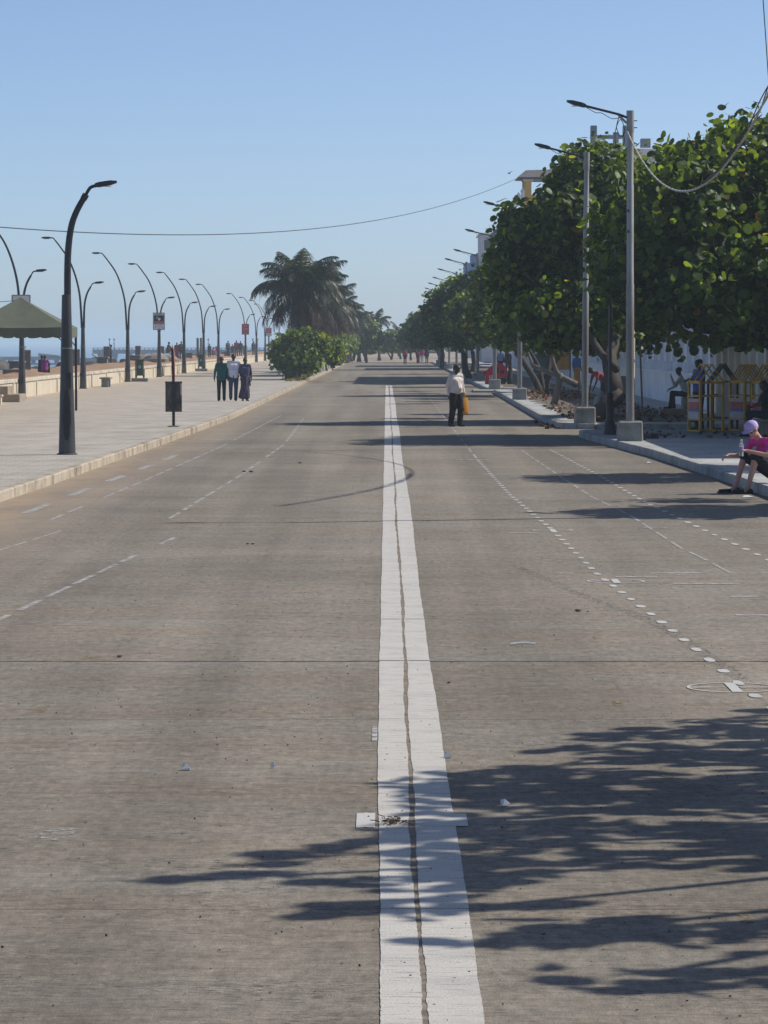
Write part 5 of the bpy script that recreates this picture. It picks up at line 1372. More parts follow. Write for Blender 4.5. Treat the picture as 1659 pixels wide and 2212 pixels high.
# ---- litter on the road
def debris(px, py, kind, size, label, rz=0.0):
    x, y = ground(px, py)
    if kind == 'stick': o = MB().tube(smooth_path([(-size / 2, 0, 0.012), (0, 0.01, 0.02), (size / 2, 0, 0.012)], 3), 0.010, 6).build('stick', M['paper'])
    elif kind == 'paper':
        o = MB().add([(-size / 2, -size / 3, 0.004), (size / 2, -size / 3, 0.012), (size / 2, size / 3, 0.006), (-size / 3, size / 3, 0.03), (0, 0, 0.035), (-size / 2, -size / 3, 0.001), (size / 2, -size / 3, 0.001), (size / 2, size / 3, 0.001), (-size / 3, size / 3, 0.001)], [(0, 1, 4), (1, 2, 4), (2, 3, 4), (3, 0, 4), (5, 8, 7, 6), (0, 5, 6, 1), (1, 6, 7, 2), (2, 7, 8, 3), (3, 8, 5, 0)]).build('paper_scrap', M['paper'])
    else: o = MB().ball((0, 0, size * 0.1), (size * 0.4, size * 0.35, size * 0.16), 8, 6, 0.2).build('pebble', M['twig'])
    o.location = (x, y, 0.004); o.rotation_euler = (0, 0, rz)
    tag(o, label, {'stick': 'stick', 'paper': 'paper', 'stone': 'pebble'}[kind])
debris(1130, 1396, 'stick', 0.19, 'thin white stick lying right of the centre line before the open joint', 0.05)
debris(966, 1638, 'paper', 0.04, 'white paper scrap touching the right edge of the centre line')
debris(402, 1664, 'paper', 0.05, 'white paper sliver on the left lane nearest the viewer')
debris(589, 1660, 'paper', 0.02, 'tiny white paper speck on the left lane')
debris(258, 1420, 'stone', 0.05, 'dark pebble just behind the open joint on the left lane')
debris(970, 1476, 'stone', 0.035, 'dark pebble right of the centre line in front of the open joint')
debris(1249, 1321, 'stone', 0.07, 'larger dark wood chip on the right lane behind the stick')
debris(1270, 1322, 'stone', 0.03, 'smaller dark chip on the right lane beside the larger one')
debris(535, 1176, 'stone', 0.05, 'left one of two dark pebbles on the left lane')
debris(546, 1176, 'stone', 0.05, 'right one of two dark pebbles on the left lane')
debris(528, 1020, 'stone', 0.09, 'left dark clod in the pair far along the left lane')
debris(543, 1020, 'stone', 0.10, 'right dark clod in the pair far along the left lane')
debris(648, 1001, 'stone', 0.08, 'dark clod on the left lane nearest the centre line')
debris(1090, 1742, 'paper', 0.045, 'pale paper scrap in the tree shade right of the centre line', 0.6)
debris(1615, 1075, 'paper', 0.16, 'crumpled white paper on the road before the seated woman')
debris(1402, 1001, 'paper', 0.10, 'crumpled white tissue against the right kerb')
mb = MB(); rr = random.Random(2)
gx, gy = ground(848, 1779)
for k in range(70):
    p = Vector((gx + rr.gauss(0, 0.032), gy + rr.gauss(0, 0.07), 0.008 + rr.random() * 0.01)); d = Vector((rr.uniform(-1, 1), rr.uniform(-1, 1), rr.uniform(-0.2, 0.3))) * 0.016
    mb.tube([p - d, p + d], 0.0022, 4)
tag(mb.build('debris_clump', M['twig']), 'small clump of dark dry debris on the centre line in the shade', 'debris', kind='stuff')
K = 2600
P = np.stack([rng.uniform(-2.6, 2.8, K), 10.5 + 30 * rng.random(K) ** 1.5, np.full(K, 0.004)], 1)
tag(link('grit', leaves_mesh('grit', P, rng.normal(size=(K, 3)) * 0.5 + np.array([[0, 0, 1.0]]), rng.uniform(0.0015, 0.006, K), M['dirt'])), 'fine dark grit scattered over the near carriageway', 'grit', kind='stuff')

# ================================================================== PEOPLE
def cloth(name, col, var=0.15, rough=0.85):
    m = plain(name, col, rough, var, 9, bmp=0)
    nt = m.node_tree
    bump(nt, nt.nodes['Principled BSDF'], noise(nt, 9.0, coords(nt, (1, 1, 0.6), True), 3, 0.55), 0.9, 0.06)
    return m
SK = {'dark': plain('dark_brown_skin', (0.060, 0.034, 0.024), 0.5, 0.12, 6, bmp=0.05), 'fair': plain('fair_skin', (0.50, 0.27, 0.21), 0.5, 0.10, 6, bmp=0.05)}
HAIR = plain('black_hair', (0.012, 0.011, 0.011), 0.45, 0.3, 12, bmp=0.3); GREYHAIR = plain('fair_grey_hair', (0.42, 0.37, 0.30), 0.6, 0.2, 20, bmp=0.3)
def V3(t): return Vector(t)
def capsule(a, ra, b, rb, seg=10):
    a, b = Vector(a), Vector(b); d = b - a
    if d.length < 1e-5: d = Vector((0, 0, 1e-4)); b = a + d
    d.normalize(); u, w = frame(d); pts = []; V = []
    for t in (-80, -50, -20): pts.append((a + d * ra * math.sin(math.radians(t)), ra * math.cos(math.radians(t))))
    for t in (20, 50, 80): pts.append((b + d * rb * math.sin(math.radians(t)), rb * math.cos(math.radians(t))))
    for p, r in pts:
        for k in range(seg): V.append(p + (u * math.cos(2 * PI * k / seg) + w * math.sin(2 * PI * k / seg)) * r)
    Fc = [(i * seg + k, i * seg + (k + 1) % seg, (i + 1) * seg + (k + 1) % seg, (i + 1) * seg + k) for i in range(5) for k in range(seg)]
    return V, Fc + [tuple(range(seg - 1, -1, -1)), tuple(range(5 * seg, 6 * seg))]
STAND = dict(hipL=(.09, 0, .90), kneeL=(.10, -.02, .49), ankL=(.10, .02, .08), toeL=(.12, -.16, .035), hipR=(-.09, 0, .90), kneeR=(-.10, -.02, .49), ankR=(-.10, .02, .08), toeR=(-.12, -.16, .035),
             pelvis=(0, 0, .96), chest=(0, 0, 1.25), shL=(.175, .01, 1.395), elL=(.235, .04, 1.12), wrL=(.245, -.04, .88), shR=(-.175, .01, 1.395), elR=(-.235, .04, 1.12), wrR=(-.245, -.04, .88), neck=(0, .01, 1.45), head=(0, -.01, 1.57))
def person(label, loc, rz, H, mats, pose=None, sleeve='short', bulk=1.0, voxel=0.016, skirt=None, belly=0.0, hands=True, face=None, extra=(), shorts=False, group=None, hair='short', girth=1.0):
    J = {k: V3(v) for k, v in STAND.items()}
    for k, v in (pose or {}).items(): J[k] = V3(v)
    face = (Vector(face).normalized() if face else Vector((0, -1, 0)))
    C = []
    def c(a, ra, b, rb, t): C.append((V3(a), ra, V3(b), rb, t))
    B = bulk
    ax = (J['shL'] - J['shR']).normalized(); up = (J['neck'] - J['pelvis']).normalized(); fwd = ax.cross(up) * -1.0
    fwd = up.cross(ax) * -1.0 if False else ax.cross(up).normalized() * -1.0
    hx = (J['hipL'] - J['hipR']).normalized()
    c(J['hipR'], .105 * B, J['hipL'], .105 * B, 'leg')
    for s in (-1, 1):
        c(J['pelvis'] + hx * .06 * s, .115 * B * girth, J['chest'] + ax * .075 * s, .118 * B, 'top')
    c(J['chest'] - ax * .06, .12 * B, J['chest'] + ax * .06, .12 * B, 'top')
    c(J['shR'] * 0.92 + J['shL'] * 0.08, .068 * B, J['shL'] * 0.92 + J['shR'] * 0.08, .068 * B, 'top')
    if belly:
        m = J['pelvis'].lerp(J['chest'], 0.4) + Vector((0, 0, 0))
        bf = face if 'bf' not in (pose or {}) else face
        c(m + Vector((face.x, face.y, 0)).normalized() * belly, .13, m, .13, 'top')
    c(J['neck'] - (J['head'] - J['neck']) * 0.2, .055, J['head'], .05, 'skin')
    hu = (J['head'] - J['neck']).normalized(); f2 = (face - hu * face.dot(hu)).normalized()
    c(J['head'] + f2 * .035 - hu * .035, .058, J['head'] + hu * .035, .082, 'face')
    c(J['head'] + hu * .05 - f2 * .03, .086, J['head'] + hu * .045 + f2 * .015, .082, 'face')
    sd = f2.cross(hu)
    if voxel < 0.02:
        c(J['head'] + f2 * .092 - hu * .012, .010, J['head'] + f2 * .088 + hu * .02, .008, 'skin')
        for s in (-1, 1):
            c(J['head'] + sd * .078 * s, .016, J['head'] + sd * .082 * s + hu * .03, .016, 'skin')
            c(J['head'] + sd * .03 * s + f2 * .083 + hu * .022, .008, J['head'] + sd * .034 * s + f2 * .082 + hu * .022, .008, 'hair')
        c(J['head'] + sd * .02 + f2 * .086 - hu * .05, .007, J['head'] - sd * .02 + f2 * .086 - hu * .05, .007, 'lip')
    if hair == 'bun': c(J['head'] - f2 * .11 + hu * .0, .045, J['head'] - f2 * .10 - hu * .03, .04, 'hair')
    if hair == 'long': c(J['head'] - f2 * .07, .06, J['head'] - f2 * .09 - hu * .22, .045, 'hair')
    for s in 'LR':
        sh, el, wr = J['sh' + s], J['el' + s], J['wr' + s]
        if sleeve == 'long':
            c(sh, .064 * B, el, .052 * B, 'top'); c(el, .050, wr, .038, 'top')
        else:
            m = sh.lerp(el, 0.62)
            c(sh, .066 * B, m, .060 * B, 'top'); c(m, .046, el, .043, 'skin'); c(el, .042, wr, .028, 'skin')
        d = (J['hd' + s] - wr).normalized() if 'hd' + s in J else (wr - el).normalized()
        u, w = frame(d)
        pm = wr + d * .075
        if hands:
            lat = hx if abs(d.dot(hx)) < 0.8 else Vector((0, 0, 1)); lat = (lat - d * lat.dot(d)).normalized()
            fw = (Vector((0, -1, 0)) - d * d.dot(Vector((0, -1, 0)))); lat = fw.normalized() if fw.length > 0.3 else lat
            nm = d.cross(lat)
            c(wr + d * .01 - lat * .012, .022, pm - lat * .024, .019, 'skin'); c(wr + d * .01 + lat * .012, .022, pm + lat * .024, .019, 'skin')
            cur = (-nm if nm.dot(hx) * (1 if s == 'L' else -1) > 0 else nm)
            for q, ln in ((-.033, .062), (-.011, .075), (.011, .080), (.033, .07)):
                b0 = pm + lat * q; b1 = b0 + (d * .85 + cur * .4) * ln * .55; b2 = b1 + (d * .5 + cur * .85) * ln * .5
                c(b0, .0105, b1, .0098, 'skin'); c(b1, .0098, b2, .0088, 'skin')
            b0 = wr + d * .03 + lat * .03; b1 = b0 + (lat * .7 + d * .7) * .035; b2 = b1 + (d * .9 + cur * .3) * .032
            c(b0, .0125, b1, .0115, 'skin'); c(b1, .0115, b2, .0095, 'skin')
        else:
            c(wr, .03, wr + d * .09, .034, 'skin'); c(wr + d * .09, .03, wr + d * .15, .02, 'skin')
        hip, kn, an, to = J['hip' + s], J['knee' + s], J['ank' + s], J['toe' + s]
        lt = 'leg'
        if shorts:
            c(hip, .108 * B, kn, .088, 'leg'); c(kn, .060, kn.lerp(an, .35), .058, 'skin'); c(kn.lerp(an, .3), .058, an, .038, 'skin')
        elif skirt is None:
            c(hip, .102 * B, kn, .078, 'leg'); c(kn, .076, an, .066, 'leg')
        else: c(hip, .1, kn, .07, 'leg'); c(kn, .06, an, .04, 'skin')
        hl = an + (an - to).normalized() * .045; hl.z = to.z + .01
        c(hl, .036, to, .030, 'shoe'); c(an, .04, hl.lerp(to, .35), .038, 'skin' if shorts else 'shoe')
    if skirt:
        for q, (a, ra, b, rb) in enumerate(skirt): c(a, ra, b, rb, 'skirt')
    for e in extra: c(*e)
    mb = MB()
    for a, ra, b, rb, t in C:
        V, Fc = capsule(a, ra, b, rb); mb.add(V, Fc)
    me = mb.mesh('tmp', SK['dark'])
    tmp = bpy.data.objects.new('tmp', me); COL.objects.link(tmp)
    k = H / 1.72
    md = tmp.modifiers.new('r', 'REMESH'); md.mode = 'VOXEL'; md.voxel_size = voxel; md.use_smooth_shade = True
    m2 = tmp.modifiers.new('s', 'SMOOTH'); m2.factor = 0.5; m2.iterations = 3 if voxel < 0.02 else 1
    dg = bpy.context.evaluated_depsgraph_get()
    out = bpy.data.meshes.new_from_object(tmp.evaluated_get(dg), depsgraph=dg)
    bpy.data.objects.remove(tmp)
    out.materials.clear()
    names = ['skin', 'top', 'leg', 'shoe', 'hair', 'skirt', 'lip']
    for nme in names: out.materials.append(mats.get(nme) or mats.get({'skirt': 'leg', 'lip': 'skin', 'shoe': 'hair'}.get(nme, 'skin')))
    nf = len(out.polygons); cen = np.empty(nf * 3, np.float32); out.polygons.foreach_get('center', cen); cen = cen.reshape(-1, 3)
    best = np.full(nf, 1e9); idx = np.zeros(nf, int)
    for a, ra, b, rb, t in C:
        A_, B_ = np.array(a), np.array(b); d = B_ - A_; L2 = max(d @ d, 1e-9)
        tt = np.clip(((cen - A_) @ d) / L2, 0, 1)
        dist = np.linalg.norm(cen - (A_ + tt[:, None] * d), axis=1) - (ra + (rb - ra) * tt)
        mi = names.index('skin' if t == 'face' else t)
        if t == 'face':
            rel = cen - np.array(J['head']); up_ = rel @ np.array(hu); fw_ = rel @ np.array(f2)
            isH = (up_ > 0.07) | (fw_ < -0.015 - 0.0 * up_) & (up_ > -0.05) | (up_ > 0.045 + 0.0 * fw_) & (fw_ < 0.05)
            val = np.where(isH, names.index('hair'), mi)
        else: val = np.full(nf, mi)
        better = dist < best
        best = np.where(better, dist, best); idx = np.where(better, val, idx)
    out.polygons.foreach_set('material_index', idx.astype(np.int32))
    out.polygons.foreach_set('use_smooth', [True] * nf)
    co = np.empty(len(out.vertices) * 3, np.float32); out.vertices.foreach_get('co', co); out.vertices.foreach_set('co', co * k)
    out.update()
    root = empty('person', loc, rz, label, 'person', group)
    out.name = 'body'
    link('body', out, root)
    root['k'] = k
    del root['k']
    return root, J, k

def mats(top, leg, shoe=(0.02, 0.018, 0.016), skin='dark', hair=HAIR, skirt=None):
    i = len(bpy.data.materials)
    d = dict(skin=SK[skin], top=cloth('shirt_cloth_%d' % i, top), leg=cloth('trouser_cloth_%d' % i, leg), shoe=cloth('shoe_%d' % i, shoe), hair=hair, lip=plain('lip_%d' % i, (0.10, 0.04, 0.035) if skin == 'dark' else (0.42, 0.16, 0.14), 0.5, 0.1, 9, bmp=0))
    if skirt: d['skirt'] = cloth('skirt_cloth_%d' % i, skirt)
    return d

# --- man in the white shirt with a yellow bag, walking on the road
wx, wy = ground(985, 922, 0)
person('man in white long-sleeved shirt and black trousers walking on the road with a yellow bag', (wx, wy, 0), 0.62, 1.70, mats((0.66, 0.60, 0.56), (0.012, 0.012, 0.014)),
       dict(kneeL=(.10, -.10, .50), ankL=(.09, -.06, .08), toeL=(.10, -.24, .035), kneeR=(-.09, .02, .49), ankR=(-.08, .16, .09), toeR=(-.09, -.01, .03), elL=(.25, .05, 1.14), wrL=(.28, .0, .92), elR=(-.24, .08, 1.13), wrR=(-.23, .03, .88), head=(0.01, -.02, 1.575)),
       'long', 1.1, 0.012, face=(0.45, -0.9, 0), girth=1.1,
       extra=((Vector((-.07, 0, .96)), .135, Vector((-.05, -.02, 1.0)), .13, 'top'), (Vector((.07, 0, .96)), .135, Vector((.05, -.02, 1.0)), .13, 'top'), (Vector((0, -.07, 1.08)), .135, Vector((0, -.04, 1.2)), .12, 'top'),
              (Vector((-.09, 0, .88)), .13, Vector((-.09, .02, .5)), .105, 'leg'), (Vector((-.09, .02, .5)), .10, Vector((-.085, .12, .14)), .085, 'leg'), (Vector((.09, -.02, .88)), .13, Vector((.10, -.09, .5)), .105, 'leg'), (Vector((.10, -.09, .5)), .10, Vector((.09, -.06, .14)), .085, 'leg')))
bg_ = empty('bag', (wx + 0.235, wy + 0.02, 0.0), 0.62, 'yellow-orange cloth bag held by the man in the white shirt', 'bag')
mb = MB(); V = []
for z, w, t in ((0.34, .12, .045), (0.38, .13, .06), (0.6, .12, .055), (0.80, .10, .022)):
    for a in range(12):
        q = 2 * PI * a / 12; V.append((w * math.copysign(abs(math.cos(q)) ** 0.5, math.cos(q)), t * math.sin(q), z))
mb.add(V, [(i * 12 + a, i * 12 + (a + 1) % 12, (i + 1) * 12 + (a + 1) % 12, (i + 1) * 12 + a) for i in range(3) for a in range(12)] + [tuple(range(11, -1, -1))]).build('sack', M['orange'], bg_, smooth=True)
for s in (-1, 1): MB().tube(smooth_path([(-.05, s * .02, .79), (0.0, s * .012, .875), (.05, s * .02, .79)], 4), .008, 6).build('handle', M['orange'], bg_)

# --- three people walking towards us on the promenade
def at15(px, py): return (*ground(px, py, 0.15), 0.15)
WALK_A = dict(kneeL=(.10, -.09, .50), ankL=(.09, -.03, .08), toeL=(.11, -.2, .035), kneeR=(-.09, .0, .49), ankR=(-.09, .11, .09), toeR=(-.11, -.06, .03))
person('man in dark teal long shirt and black trousers, leftmost of three walking on the promenade', at15(478.6, 866.5), 0.0, 1.64, mats((0.012, 0.10, 0.105), (0.012, 0.013, 0.02)),
       dict(elL=(.24, .03, 1.12), wrL=(.25, -.06, .88), elR=(-.25, .05, 1.12), wrR=(-.27, -.02, .87)), 'long', 1.05, 0.012,
       extra=((Vector((-.07, 0, .86)), .125, Vector((-.06, 0, 1.0)), .12, 'top'), (Vector((.07, 0, .86)), .125, Vector((.06, 0, 1.0)), .12, 'top'), (Vector((-.03, -.05, 1.48)), .04, Vector((.03, -.05, 1.48)), .04, 'lip')))
person('man in white short-sleeved shirt and blue jeans, middle of three walking on the promenade', at15(504.5, 866.5), 0.05, 1.74, mats((0.62, 0.63, 0.72), (0.035, 0.055, 0.11)),
       dict(kneeR=(-.10, -.12, .50), ankR=(-.10, .02, .13), toeR=(-.11, -.13, .06), kneeL=(.09, -.02, .49), ankL=(.08, .06, .08), toeL=(.09, -.12, .03), elR=(-.25, .06, 1.12), wrR=(-.24, .0, .88), elL=(.25, .02, 1.12), wrL=(.27, -.08, .9)), 'short', 1.12, 0.012, belly=.05,
       extra=((Vector((-.07, 0, .90)), .13, Vector((-.06, 0, 1.0)), .125, 'top'), (Vector((.07, 0, .90)), .13, Vector((.06, 0, 1.0)), .125, 'top')))
person('woman in dark blue and mauve sari, rightmost of three walking on the promenade', at15(529.5, 866.5), 0.1, 1.60, mats((0.075, 0.085, 0.16), (0.04, 0.03, 0.06), skirt=(0.060, 0.048, 0.085)),
       dict(elL=(.24, .03, 1.13), wrL=(.25, -.03, .88), elR=(-.23, .02, 1.14), wrR=(-.16, -.12, .95), ankL=(.07, .0, .08), ankR=(-.08, .05, .08)), 'short', 1.0, 0.012, hair='bun',
       skirt=[((0, 0, .92), .155, (-.02, -.02, .50), .175), ((-.02, -.02, .50), .17, (-.10, -.02, .24), .165), ((.04, 0, .5), .15, (.06, .0, .2), .14), ((-.10, -.02, .3), .13, (-.20, -.03, .17), .07)],
       extra=((Vector((.14, -.02, 1.40)), .055, Vector((-.06, -.10, 1.0)), .06, 'skirt'), (Vector((.15, .05, 1.38)), .06, Vector((.17, .12, .75)), .07, 'skirt')))
hb = empty('handbag', at15(533.8, 866.5), 0.1, 'small grey handbag carried by the woman in the sari', 'bag')
MB().box((0.06, -.02, .62), (.16, .07, .13), bev=.015).build('body', plain('grey_vinyl', (0.20, 0.19, 0.2), 0.5), hb); MB().tube(smooth_path([(0.0, -.02, .68), (0.05, -.02, .80), (.12, -.02, .68)], 4), .008, 6).build('strap', M['black'], hb)

# --- woman sitting on the kerb with a bottle
BX, BY = 5.90, 52.8
PW, JW_, kw = person('woman in pink shirt and dark shorts sitting on the right kerb holding a bottle', (BX, BY, 0), 0, 1.72, mats((0.62, 0.035, 0.26), (0.012, 0.013, 0.022), skin='fair', hair=GREYHAIR, shoe=(0.02, 0.018, 0.018)),
       dict(hipL=(.06, -.12, .28), hipR=(.0, .10, .28), pelvis=(.07, -.01, .36), kneeL=(-.30, -.20, .565), kneeR=(-.44, .10, .57), ankL=(-.42, -.22, .11), toeL=(-.64, -.25, .035), ankR=(-.58, .08, .11), toeR=(-.82, .05, .035),
            chest=(-.13, -.03, .63), shL=(-.10, -.18, .80), shR=(-.33, .10, .78), neck=(-.26, -.05, .86), head=(-.33, -.09, .955), elL=(-.14, -.33, .59), wrL=(-.46, -.31, .66), elR=(-.46, .14, .57), wrR=(-.69, .06, .585), hdR=(-.80, .03, .54), hdL=(-.6, -.31, .67)),
       'short', 1.0, 0.010, shorts=True, face=(-.75, -.45, -.42), girth=1.05)
cap = empty('cap', (0, 0, 0)); cap.parent = PW
hc = Vector((-.33, -.09, .955)) + Vector((-.03, -.02, .045)); 
mb = MB(); V = []
R0 = Matrix.Rotation(-0.45, 4, Vector((-0.45, 0.75, 0)).normalized())
for i, (t, r) in enumerate(((0.0, .108), (.03, .108), (.07, .098), (.10, .07), (.118, .02))):
    for a in range(16): V.append(hc + R0 @ Vector((r * math.cos(2 * PI * a / 16), r * math.sin(2 * PI * a / 16), t)))
MBc = mb.add(V, [(i * 16 + a, i * 16 + (a + 1) % 16, (i + 1) * 16 + (a + 1) % 16, (i + 1) * 16 + a) for i in range(4) for a in range(16)] + [tuple(range(64, 80))])
lav = plain('lavender_cap_cloth', (0.48, 0.36, 0.68), 0.8, 0.1, 9)
MBc.build('crown', lav, cap, smooth=True)
mb = MB(); V = []; fd = math.atan2(-.45, -.75)
for i in range(9):
    a = fd - 1.0 + 2.0 * i / 8
    for r, z in ((.104, .004), (.104 + .075 * math.sin(PI * (i + 0.6) / 9.2), -.012), (.104, -.004), (.104 + .075 * math.sin(PI * (i + 0.6) / 9.2), -.018)): V.append(hc + R0 @ Vector((r * math.cos(a), r * math.sin(a), z)))
mb.add(V, [f for i in range(8) for f in ((i * 4, i * 4 + 1, i * 4 + 5, i * 4 + 4), (i * 4 + 2, i * 4 + 6, i * 4 + 7, i * 4 + 3), (i * 4 + 1, i * 4 + 3, i * 4 + 7, i * 4 + 5))]).build('brim', lav, cap)
fdir = Vector((-.75, -.45, -.42)).normalized(); fs = fdir.cross(Vector((0, 0, 1))).normalized()
gl = MB(); e0 = Vector((-.33, -.09, .955)) + fdir * .096 + Vector((0, 0, .018))
gl.bar(e0 - fs * .065, e0 + fs * .065, .022, .028); gl.bar(e0 + fs * .07, e0 + fs * .075 - fdir * .09 + Vector((0, 0, .01)), .008, .012); gl.bar(e0 - fs * .07, e0 - fs * .075 - fdir * .09 + Vector((0, 0, .01)), .008, .012)
gl.build('sunglasses', M['black'], PW)
for nm in (((-.42, -.22), (-.64, -.25)), ((-.58, .08), (-.82, .05))):
    (ax_, ay_), (tx, ty) = nm
    MB().bar((ax_ + .07, ay_, .014), (tx - .04, ty, .014), .085, .024).build('sandal_sole', M['black'], PW)
bt = empty('water_bottle', (BX - .535, BY - .31, .575), 0, 'clear plastic water bottle in the hand of the seated woman', 'bottle')
MB().lathe([(.03, 0), (.034, .01), (.034, .15), (.03, .18), (.014, .215), (.013, .235)], seg=14).build('body', M['clear'], bt, smooth=SM)
MB().lathe([(.016, .236), (.016, .258)], seg=12).build('cap', plain('white_cap', (0.7, 0.72, 0.78), 0.4), bt); MB().lathe([(.0348, .09), (.0348, .145)], seg=14).build('label', plain('blue_label', (0.25, 0.35, 0.6), 0.5), bt)

# --- others on the right footpath
person('standing man in blue shirt and black trousers behind the leftmost barricade', (7.62, 84.75, 0.15), -1.15, 1.76, mats((0.045, 0.075, 0.33), (0.012, 0.012, 0.014)), dict(elL=(.24, -.05, 1.13), wrL=(.14, -.27, 1.2), elR=(-.24, -.03, 1.14), wrR=(-.12, -.26, 1.18)), 'short', 1.08, 0.016)
person('man in white shirt and dark trousers sitting on stone steps before the white wall', (8.55, 102.7, 0.15), 0, 1.70, mats((0.55, 0.54, 0.50), (0.012, 0.014, 0.025)),
       dict(hipL=(.27, -.09, .62), hipR=(.27, .09, .62), pelvis=(.30, 0, .70), kneeL=(-.12, -.13, .66), kneeR=(-.08, .14, .64), ankL=(-.17, -.13, .26), toeL=(-.36, -.14, .215), ankR=(-.05, .16, .26), toeR=(-.24, .17, .215), chest=(.20, 0, .98), shL=(.15, -.17, 1.12), shR=(.15, .17, 1.12), neck=(.13, 0, 1.18), head=(.09, 0, 1.30), elL=(-.06, -.2, .88), wrL=(-.14, -.17, 1.12), elR=(.02, .22, .86), wrR=(-.16, .12, .78)),
       'long', 1.0, 0.018, face=(-1, -.15, -.1), hands=True)
ss = empty('seat_steps', (8.72, 102.75, 0.15), 0, 'low brown stone steps under the sitting man', 'steps')
MB().box((-.12, 0, .09), (1.05, .9, .18), bev=.02).build('step', M['stonestep'], ss); MB().box((.28, 0, .35), (.5, .85, .33), bev=.02).build('seat_block', M['stonestep'], ss)
person('person in black clothes sitting at the right edge behind the kerb woman', (8.50, 79.0, 0.15), 0, 1.68, mats((0.012, 0.012, 0.014), (0.014, 0.016, 0.03)),
       dict(hipL=(.14, -.09, .5), hipR=(.14, .09, .5), pelvis=(.16, 0, .58), kneeL=(-.28, -.13, .55), kneeR=(-.26, .14, .54), ankL=(-.26, -.13, .10), toeL=(-.46, -.14, .035), ankR=(-.16, .16, .1), toeR=(-.36, .17, .035), chest=(.13, 0, .86), shL=(.10, -.17, 1.0), shR=(.10, .17, 1.0), neck=(.10, 0, 1.06), head=(.07, 0, 1.18), elL=(-.02, -.23, .76), wrL=(-.22, -.15, .70), elR=(-.02, .22, .76), wrR=(-.2, .12, .68)),
       'short', 1.1, 0.018, face=(-1, -.3, -.2), hair='long')
sb = empty('stool', (8.68, 79.0, 0.15), 0, 'low stone stool under the person in black clothes', 'stool')
MB().box((0, 0, .17), (.36, .34, .34), bev=.02).build('base', M['stonestep'], sb); MB().box((0, 0, .37), (.44, .42, .06), bev=.015).build('slab', M['stonestep'], sb)
def small(label, x, y, z, rz, top, leg, H=1.66, group=None, **kw):
    kw.setdefault('voxel', 0.028); kw.setdefault('hands', False)
    m_ = mats(top, leg, skirt=kw.pop('skirtcol', None))
    return person(label, (x, y, z), rz, H, m_, group=group, **kw)
def sx(px, d): return (px - VX) * d / F
SIT = dict(hipL=(.09, .05, .12), hipR=(-.09, .05, .12), pelvis=(0, .07, .2), kneeL=(.13, -.3, .42), kneeR=(-.13, -.3, .42), ankL=(.11, -.38, .06), toeL=(.11, -.55, .03), ankR=(-.11, -.38, .06), toeR=(-.11, -.55, .03), chest=(0, .0, .5), shL=(.17, -.02, .63), shR=(-.17, -.02, .63), neck=(0, -.03, .69), head=(0, -.06, .81), elL=(.22, -.2, .45), wrL=(.1, -.36, .44), elR=(-.22, -.2, .45), wrR=(-.1, -.36, .44))
small('bending person in a dark red shirt behind the trunk of the second tree', sx(1305, 112), 112, 0.15, -1.2, (0.30, 0.05, 0.07), (0.03, 0.03, 0.05), pose=dict(chest=(0, -.18, 1.12), shL=(.17, -.32, 1.2), shR=(-.17, -.32, 1.2), neck=(0, -.38, 1.23), head=(0, -.48, 1.27), elL=(.22, -.38, .93), wrL=(.15, -.45, .7), elR=(-.22, -.38, .93), wrR=(-.15, -.45, .7)))
small('woman in blue top and orange skirt standing under the second tree', sx(1246, 165), 165, 0.15, 0.6, (0.03, 0.13, 0.35), (0.5, 0.2, 0.02), skirtcol=(0.55, 0.2, 0.015), skirt=[((0, 0, .92), .15, (0, 0, .25), .2)], hair='bun')
small('man in pale shirt standing by the teal booth', sx(1216, 205), 205, 0.15, 0.3, (0.42, 0.43, 0.48), (0.03, 0.035, 0.06))
small('man in pale blue shirt behind the fourth light pole', sx(1081, 232), 232, 0.15, 0.2, (0.40, 0.48, 0.60), (0.03, 0.03, 0.05))
small('man in navy shirt beside the man in pale blue behind the fourth light pole', sx(1097, 230), 230, 0.15, -0.3, (0.06, 0.08, 0.16), (0.02, 0.02, 0.03))
# --- far end of the road
x, y = ground(875, 787); small('man in red checked shirt walking alone far down the road', x, y, 0, 0, (0.34, 0.06, 0.085), (0.015, 0.015, 0.02), 1.68, pose=WALK_A)
x, y = ground(902.5, 785.6); small('person in dark red, leftmost of the far group on the road', x, y, 0, 0.2, (0.20, 0.03, 0.05), (0.12, 0.03, 0.05), 1.45, 'group far down the road')
x, y = ground(912, 785.8); small('person in magenta top and white trousers in the far group on the road', x, y, 0, 0, (0.40, 0.03, 0.12), (0.5, 0.5, 0.5), 1.66, 'group far down the road', pose=WALK_A)
x, y = ground(922, 785.4); small('person in dark grey, rightmost of the far group on the road', x, y, 0, -0.2, (0.05, 0.055, 0.07), (0.03, 0.03, 0.04), 1.66, 'group far down the road')
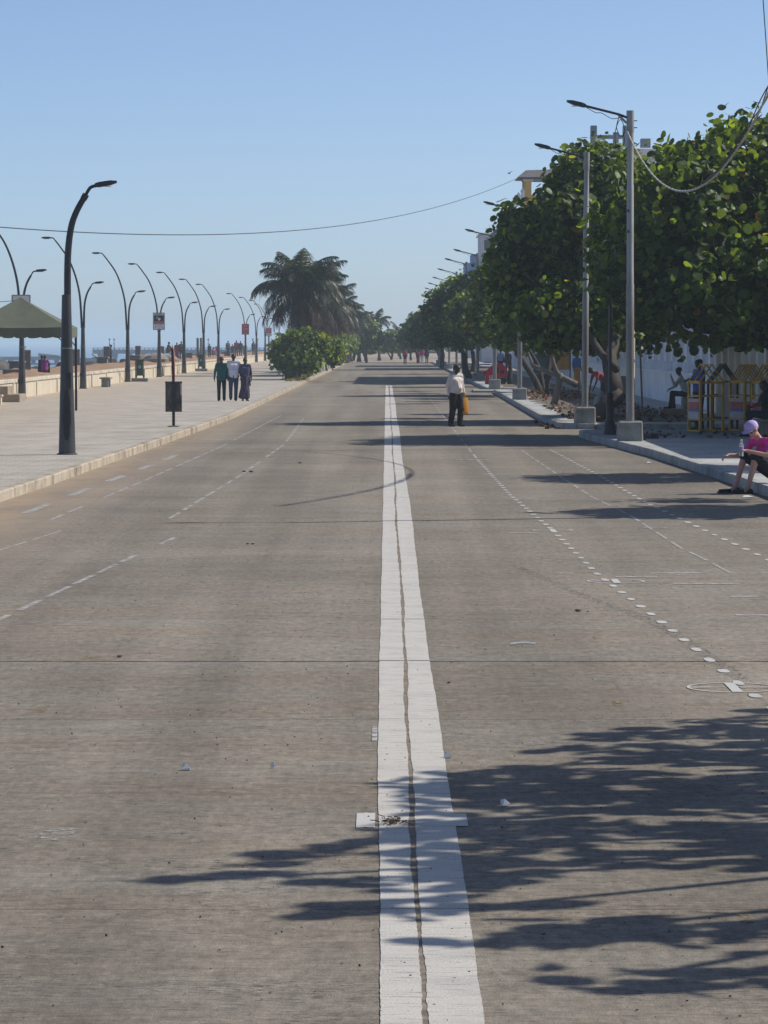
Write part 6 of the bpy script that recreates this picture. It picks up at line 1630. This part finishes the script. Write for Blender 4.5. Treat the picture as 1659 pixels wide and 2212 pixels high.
# --- people on the sand and rocks
G2 = 'people on the sand by the sea'
small('woman in magenta sitting on the sand at the left with her back to us', sx(97, 172), 172, 0.78, 2.9, (0.28, 0.03, 0.20), (0.03, 0.02, 0.04), 1.6, G2, pose=SIT, hair='long')
small('dark-clothed man sitting beside the woman in magenta on the sand', sx(90, 173), 173, 0.78, 2.6, (0.03, 0.03, 0.04), (0.03, 0.03, 0.04), 1.6, G2, pose=SIT)
small('person in dark clothes leaning by a granite pillar on the sand', sx(240, 250), 250, 0.55, 1.6, (0.06, 0.06, 0.07), (0.04, 0.04, 0.05), 1.6, G2)
small('person in grey sitting on top of the pale boulders', sx(364, 261), 261, 1.45, 2.0, (0.14, 0.13, 0.12), (0.08, 0.08, 0.08), 1.6, G2, pose=SIT)
small('woman in a red sari standing on the sand behind the fifth lamp', sx(382.5, 300), 300, 0.72, 0.3, (0.36, 0.03, 0.05), (0.3, 0.03, 0.05), 1.58, G2, skirtcol=(0.34, 0.04, 0.09), skirt=[((0, 0, .92), .14, (0, 0, .2), .18)], hair='bun', extra=((Vector((.1, -.06, 1.0)), .05, Vector((.16, 0, .3)), .07, 'skirt'),))
small('man in khaki green standing on the sand just left of the fifth lamp', sx(392, 300), 300, 0.72, 0.2, (0.08, 0.085, 0.05), (0.05, 0.045, 0.035), 1.68, G2)
small('woman in bright pink sitting on a block seat far along the sand', sx(461.5, 345), 345, 0.95, 1.0, (0.55, 0.05, 0.15), (0.35, 0.3, 0.3), 1.6, G2, pose=SIT)
small('dark-clothed person just left of the woman in bright pink', sx(453, 347), 347, 0.8, 0.4, (0.05, 0.06, 0.08), (0.05, 0.05, 0.06), 1.35, G2)
small('tall person in olive with a cap among the far group on the sand', sx(493, 362), 362, 0.8, 0.4, (0.13, 0.12, 0.09), (0.10, 0.09, 0.08), 1.66, G2)
small('child in grey among the far group on the sand', sx(502.5, 362), 362, 0.8, 0.2, (0.18, 0.17, 0.16), (0.10, 0.10, 0.10), 1.3, G2)
small('man in pink shirt among the far group on the sand', sx(511, 362), 362, 0.8, 0.0, (0.42, 0.08, 0.13), (0.10, 0.11, 0.11), 1.72, G2)
small('man in dark olive at the right of the far group on the sand', sx(520, 362), 362, 0.8, -0.2, (0.09, 0.09, 0.075), (0.09, 0.09, 0.08), 1.64, G2)
small('lone dark-clothed person on the sand between the two farthest lamps', sx(548, 375), 375, 0.8, 0.6, (0.06, 0.08, 0.11), (0.05, 0.06, 0.08), 1.64, G2)
x, y = ground(523 / 1.157 + 220, 808, 0.15)

# ================================================================== AIR
hz = MB().prism([(-3000, -60), (3000, -60), (3000, 5000), (-3000, 5000)], -5.2, 18.2).build('haze', None)
hz.data.materials.clear()
hm = bpy.data.materials.new('sea_haze'); hm.use_nodes = True
hn = hm.node_tree
for n_ in list(hn.nodes):
    if n_.type != 'OUTPUT_MATERIAL': hn.nodes.remove(n_)
pv = hn.nodes.new('ShaderNodeVolumePrincipled')
pv.inputs['Color'].default_value = (0.74, 0.89, 1.0, 1)
pv.inputs['Density'].default_value = 0.00037
pv.inputs['Anisotropy'].default_value = 0.3
hn.links.new(pv.outputs[0], [n_ for n_ in hn.nodes if n_.type == 'OUTPUT_MATERIAL'][0].inputs['Volume'])
hz.data.materials.append(hm)
tag(hz, 'pale blue sea haze filling the air over the road and the sea', 'haze', kind='stuff')
